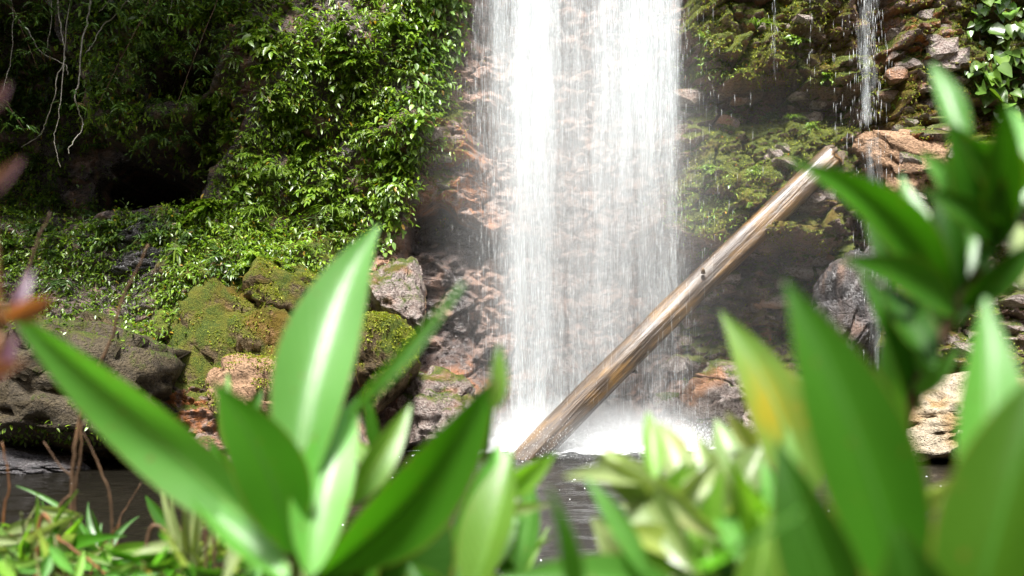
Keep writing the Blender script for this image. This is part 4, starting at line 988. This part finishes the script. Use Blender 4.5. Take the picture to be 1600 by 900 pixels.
plant('rust spotted leaf plant right of the log', [(1255, 1010, .52), (1252, 900, .52), (1248, 760, .53)], .004, .003, [
    ((1262, 800), (1126, 487), 120, .53, .56, 'big_rust', dict(roll=.15, side=.05, bow=.04, rust=(.5, .4), ns=30)),
    ((1310, 740), (1222, 570), 62, .56, .58, 'big_pale', dict(roll=.3, tint=(.7, .95, .5))),
    ((1225, 905), (1232, 670), 75, .47, .48, 'big_pale', dict(roll=.25, tint=(.55, .9, .5))),
    ((1170, 985), (1205, 800), 90, .46, .46, 'lime', dict(tint=.75)),
    ((1265, 930), (1190, 720), 70, .5, .52, 'big', dict(tint=1.1)),
    ((1330, 930), (1370, 740), 46, .5, .5, 'big', dict(roll=.3)),
] + sprays([(1250, 880, .56, 1.6, .6), (1300, 930, .56, 1.4, .6), (1190, 930, .56, 1.7, .5)], 14, (110, 210), ['big', 'big_dark', 'lime', 'big_pale'], 804) + [
])
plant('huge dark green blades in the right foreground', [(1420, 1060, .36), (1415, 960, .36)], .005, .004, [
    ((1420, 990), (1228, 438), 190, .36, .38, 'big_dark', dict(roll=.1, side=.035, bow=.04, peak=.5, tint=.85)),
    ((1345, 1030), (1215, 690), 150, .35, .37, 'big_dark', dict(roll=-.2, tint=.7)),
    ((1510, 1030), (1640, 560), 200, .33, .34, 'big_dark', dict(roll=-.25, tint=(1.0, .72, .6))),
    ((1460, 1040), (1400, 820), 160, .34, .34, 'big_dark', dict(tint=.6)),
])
plant('tall pale green blade in front of the beige boulder', [(1525, 1040, .38), (1527, 950, .38)], .004, .003, [
    ((1530, 900), (1540, 465), 128, .38, .41, 'big', dict(roll=.3, bow=.05, peak=.5, tint=1.1)),
    ((1420, 790), (1490, 750), 44, .5, .48, 'big_pale', dict(roll=.6, tint=1.3)),
    ((1530, 990), (1620, 880), 70, .36, .36, 'lime', dict(tint=.7)),
])
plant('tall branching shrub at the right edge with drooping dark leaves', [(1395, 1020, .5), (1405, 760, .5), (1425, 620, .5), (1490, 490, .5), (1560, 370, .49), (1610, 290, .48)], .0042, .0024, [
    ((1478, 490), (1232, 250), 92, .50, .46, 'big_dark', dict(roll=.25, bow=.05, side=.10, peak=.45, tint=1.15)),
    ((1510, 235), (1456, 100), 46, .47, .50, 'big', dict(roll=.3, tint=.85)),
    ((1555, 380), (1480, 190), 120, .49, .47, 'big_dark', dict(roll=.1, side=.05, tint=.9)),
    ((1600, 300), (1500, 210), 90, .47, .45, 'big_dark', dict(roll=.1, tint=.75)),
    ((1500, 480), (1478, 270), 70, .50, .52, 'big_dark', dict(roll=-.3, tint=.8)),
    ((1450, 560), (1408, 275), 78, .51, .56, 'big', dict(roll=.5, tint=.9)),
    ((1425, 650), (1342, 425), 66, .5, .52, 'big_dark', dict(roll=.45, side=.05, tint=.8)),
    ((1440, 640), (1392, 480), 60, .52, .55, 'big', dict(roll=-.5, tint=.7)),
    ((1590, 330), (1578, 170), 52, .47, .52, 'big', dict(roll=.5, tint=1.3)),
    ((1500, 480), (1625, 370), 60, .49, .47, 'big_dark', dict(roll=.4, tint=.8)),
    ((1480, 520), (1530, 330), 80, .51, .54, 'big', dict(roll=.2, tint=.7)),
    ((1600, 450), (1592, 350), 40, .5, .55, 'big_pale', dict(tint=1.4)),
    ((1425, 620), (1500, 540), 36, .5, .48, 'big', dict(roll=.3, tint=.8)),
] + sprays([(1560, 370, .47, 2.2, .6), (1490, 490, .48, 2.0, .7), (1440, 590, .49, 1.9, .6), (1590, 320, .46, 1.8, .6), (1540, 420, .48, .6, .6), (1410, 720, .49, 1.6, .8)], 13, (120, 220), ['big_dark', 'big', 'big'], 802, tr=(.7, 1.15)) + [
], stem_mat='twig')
plant('small dark leaved shoot behind the big left plant', [(365, 960, .9), (360, 760, .9)], .003, .002, [
    ((362, 690), (410, 605), 32, .9, .92, 'big_dark', dict(roll=.3)),
    ((352, 700), (356, 583), 30, .9, .92, 'lime', dict(tint=.8)),
    ((360, 760), (330, 690), 30, .9, .9, 'big_dark', {}),
    ((590, 720), (572, 610), 26, .9, .9, 'big_dark', {}),
    ((600, 760), (560, 690), 40, .85, .9, 'lime', dict(tint=.7)),
])
# purple shoots at the left edge
plant('purple and red leaved shoot at the left edge', [(-60, 900, .42), (-30, 700, .42), (0, 520, .42)], .003, .002, [
    ((5, 500), (82, 466), 40, .42, .41, 'red', dict(roll=.2, peak=.6)),
    ((12, 500), (48, 425), 22, .42, .43, 'purple', {}),
    ((-10, 600), (26, 515), 20, .42, .42, 'purple', dict(tint=1.3)),
    ((-30, 590), (40, 562), 22, .42, .41, 'red', dict(tint=.7)),
    ((-30, 310), (34, 248), 24, .42, .42, 'purple', dict(tint=(.8, .8, .6))),
    ((-20, 180), (14, 130), 16, .42, .42, 'purple', dict(tint=(.6, .5, .45))),
], stem_mat='redstem', extra=[([(0, 520, .42), (-15, 330, .42), (-25, 180, .42)], .002, .0015)])
# low tangle of small plants, bottom left
# long thin grass blades over the dark water, bottom left and right
def blades(label, foot, Y, n, seed, hgt=120, mat='big'):
    g = np.random.default_rng(seed); lv = []
    for k in range(n):
        bx = foot[0] + g.normal() * 14; tx = bx + g.normal() * 60; ty = foot[1] - hgt * g.uniform(.6, 1.15)
        lv.append(((bx, foot[1]), (tx, ty), 15, Y, Y + g.normal() * .05, mat, dict(roll=g.uniform(-.5, .5), tint=float(g.uniform(.55, 1.1)), side=g.uniform(-.12, .12), ns=10, peak=.35, seed=k)))
    return plant(label, [(foot[0], foot[1] + 40, Y), (foot[0], foot[1] + 8, Y)], .004, .003, lv, 'stem', 'grass_clump')
blades('thin grass blades in the bottom left corner', (45, 890), 1.4, 9, 731, 110, 'lime')
blades('grass blades between the twigs over the dark water', (170, 900), 1.6, 8, 732, 130, 'big')
blades('long grass blades leaning beside the big left leaf', (290, 895), 1.2, 8, 733, 150, 'big_pale')
blades('grass blades in front of the water at the bottom centre', (800, 930), .9, 6, 734, 100, 'lime')
def small_plant(label, foot, Y, shoots, mats, seed, stem='stem', ll=(45, 95), spread=60, height=90):
    g = np.random.default_rng(seed); lv = []; ex = []
    for k in range(shoots):
        tx, ty = foot[0] + g.normal() * spread, foot[1] - height * g.uniform(.35, 1.0)
        ex.append(([(foot[0] + g.normal() * 12, foot[1] + 30, Y), ((foot[0] + tx) / 2 + g.normal() * 8, (foot[1] + ty) / 2, Y), (tx, ty, Y + g.normal() * .08)], .0022, .0012))
        for i in range(int(g.integers(3, 6))):
            a = g.uniform(0, 6.28); l = g.uniform(*ll); t = g.uniform(.35, 1)
            bx, by = foot[0] + (tx - foot[0]) * t, foot[1] + (ty - foot[1]) * t
            lv.append(((bx, by), (bx + math.cos(a) * l, by + math.sin(a) * l * .65 - 12), l * g.uniform(.2, .34), Y + g.normal() * .05, Y + g.normal() * .12, mats[int(g.integers(len(mats)))],
                       dict(roll=g.uniform(-.6, .8), tint=float(g.uniform(.6, 1.25)), ns=10, bow=g.uniform(-.05, .15), seed=int(g.integers(999)))))
    return plant(label, [(foot[0], foot[1] + 60, Y), (foot[0], foot[1] + 20, Y)], .004, .0035, lv, stem, 'low_plant', ex)
PM = ['lime', 'big_pale', 'big', 'big_pale', 'big_dark']
small_plant('low yellow green plant in the bottom left corner', (30, 905), 1.35, 4, PM, 701, height=120, spread=45, ll=(60, 120))
small_plant('low plant with orange stems right of the corner plant', (130, 915), 1.45, 4, PM, 702, 'redstem', height=110, ll=(60, 120))
small_plant('tangled leafy plant left of the big left leaves', (260, 925), 1.5, 4, PM, 703, height=110, ll=(60, 130))
small_plant('withered drooping leaves under the big left plant', (345, 915), 1.3, 5, ['big_pale', 'big_dark', 'big_pale'], 704, 'twig', height=120, spread=45)
small_plant('leafy plant with broad pale leaves at the left corner edge', (75, 945), 1.1, 3, PM, 711, height=150, spread=70)
small_plant('grassy low plant between the corner plants', (190, 945), 1.2, 3, PM, 712, height=130, spread=70)
small_plant('dark leafy clump at the foot of the big left plant', (330, 950), .95, 6, ['big_dark', 'big', 'big_pale'], 713, height=120, spread=70)
small_plant('pale leaf cluster filling the gap below the pale shoot', (1030, 935), .75, 7, ['big_pale', 'lime', 'big_pale', 'big'], 714, height=170, spread=60, ll=(50, 110))
small_plant('green leaf cluster under the rust spotted leaf', (1190, 945), .65, 7, ['big', 'lime', 'big_pale'], 715, height=190, spread=50, ll=(60, 120))
small_plant('small bright plant at the bottom edge centre', (640, 950), 1.2, 3, PM, 705, height=80)
small_plant('yellowish low plant at the foot of the pale shoot', (1120, 940), 1.0, 6, ['lime', 'big_pale'], 706, height=90, ll=(35, 70))
for (lb, pts, Y, r0, r1) in [('brown forked twig rising at the left edge', [(-10, 560), (20, 470), (45, 420), (60, 375), (78, 332)], 1.3, .008, .004),
                             ('brown knobbly twig standing in front of the dark boulder', [(112, 800), (118, 700), (135, 615), (172, 535), (190, 470), (212, 425), (232, 382)], 1.5, .007, .0045),
                             ('thin upright twig beside the knobbly twig', [(118, 790), (128, 690), (122, 610)], 1.55, .006, .003),
                             ('thin brown twig bending right over the water', [(80, 830), (120, 760), (95, 730), (68, 690)], 1.6, .005, .003),
                             ('pale brown twig leaning left over the water', [(175, 810), (158, 738), (145, 705), (130, 676)], 1.5, .004, .0025),
                             ('dark twig standing in the water left of the big leaves', [(185, 830), (200, 790), (220, 755)], 2.0, .005, .003),
                             ('reddish twig at the far left bottom', [(5, 830), (14, 760), (3, 690)], 1.5, .005, .003),
                             ('orange stem lying across the bottom left plants', [(60, 828), (95, 845), (130, 870), (170, 900)], 1.25, .006, .005),
                             ('straight dry stalk pointing up left from the big leaf', [(330, 775), (240, 722), (184, 695)], 1.0, .004, .003),
                             ('second dry stalk below the straight one', [(320, 800), (280, 780), (245, 765)], 1.0, .0035, .003),
                             ('dry brown stick lying low under the big left plant', [(230, 850), (270, 835), (300, 818)], 1.3, .007, .005)]:
    P = [at(px, py, Y) for px, py in pts]
    foot = P[0].copy(); foot.z = ground_z(foot.x, foot.y) - .02
    o = link('twig', tube([foot - foot] + [p - foot for p in P], r0 * .6, r1 * .32, 7, r0 * .10, int(pts[0][0]) + 50), M['redstem' if 'orange' in lb or 'reddish' in lb else 'twig'], None, foot); tag(o, lb, 'twig')
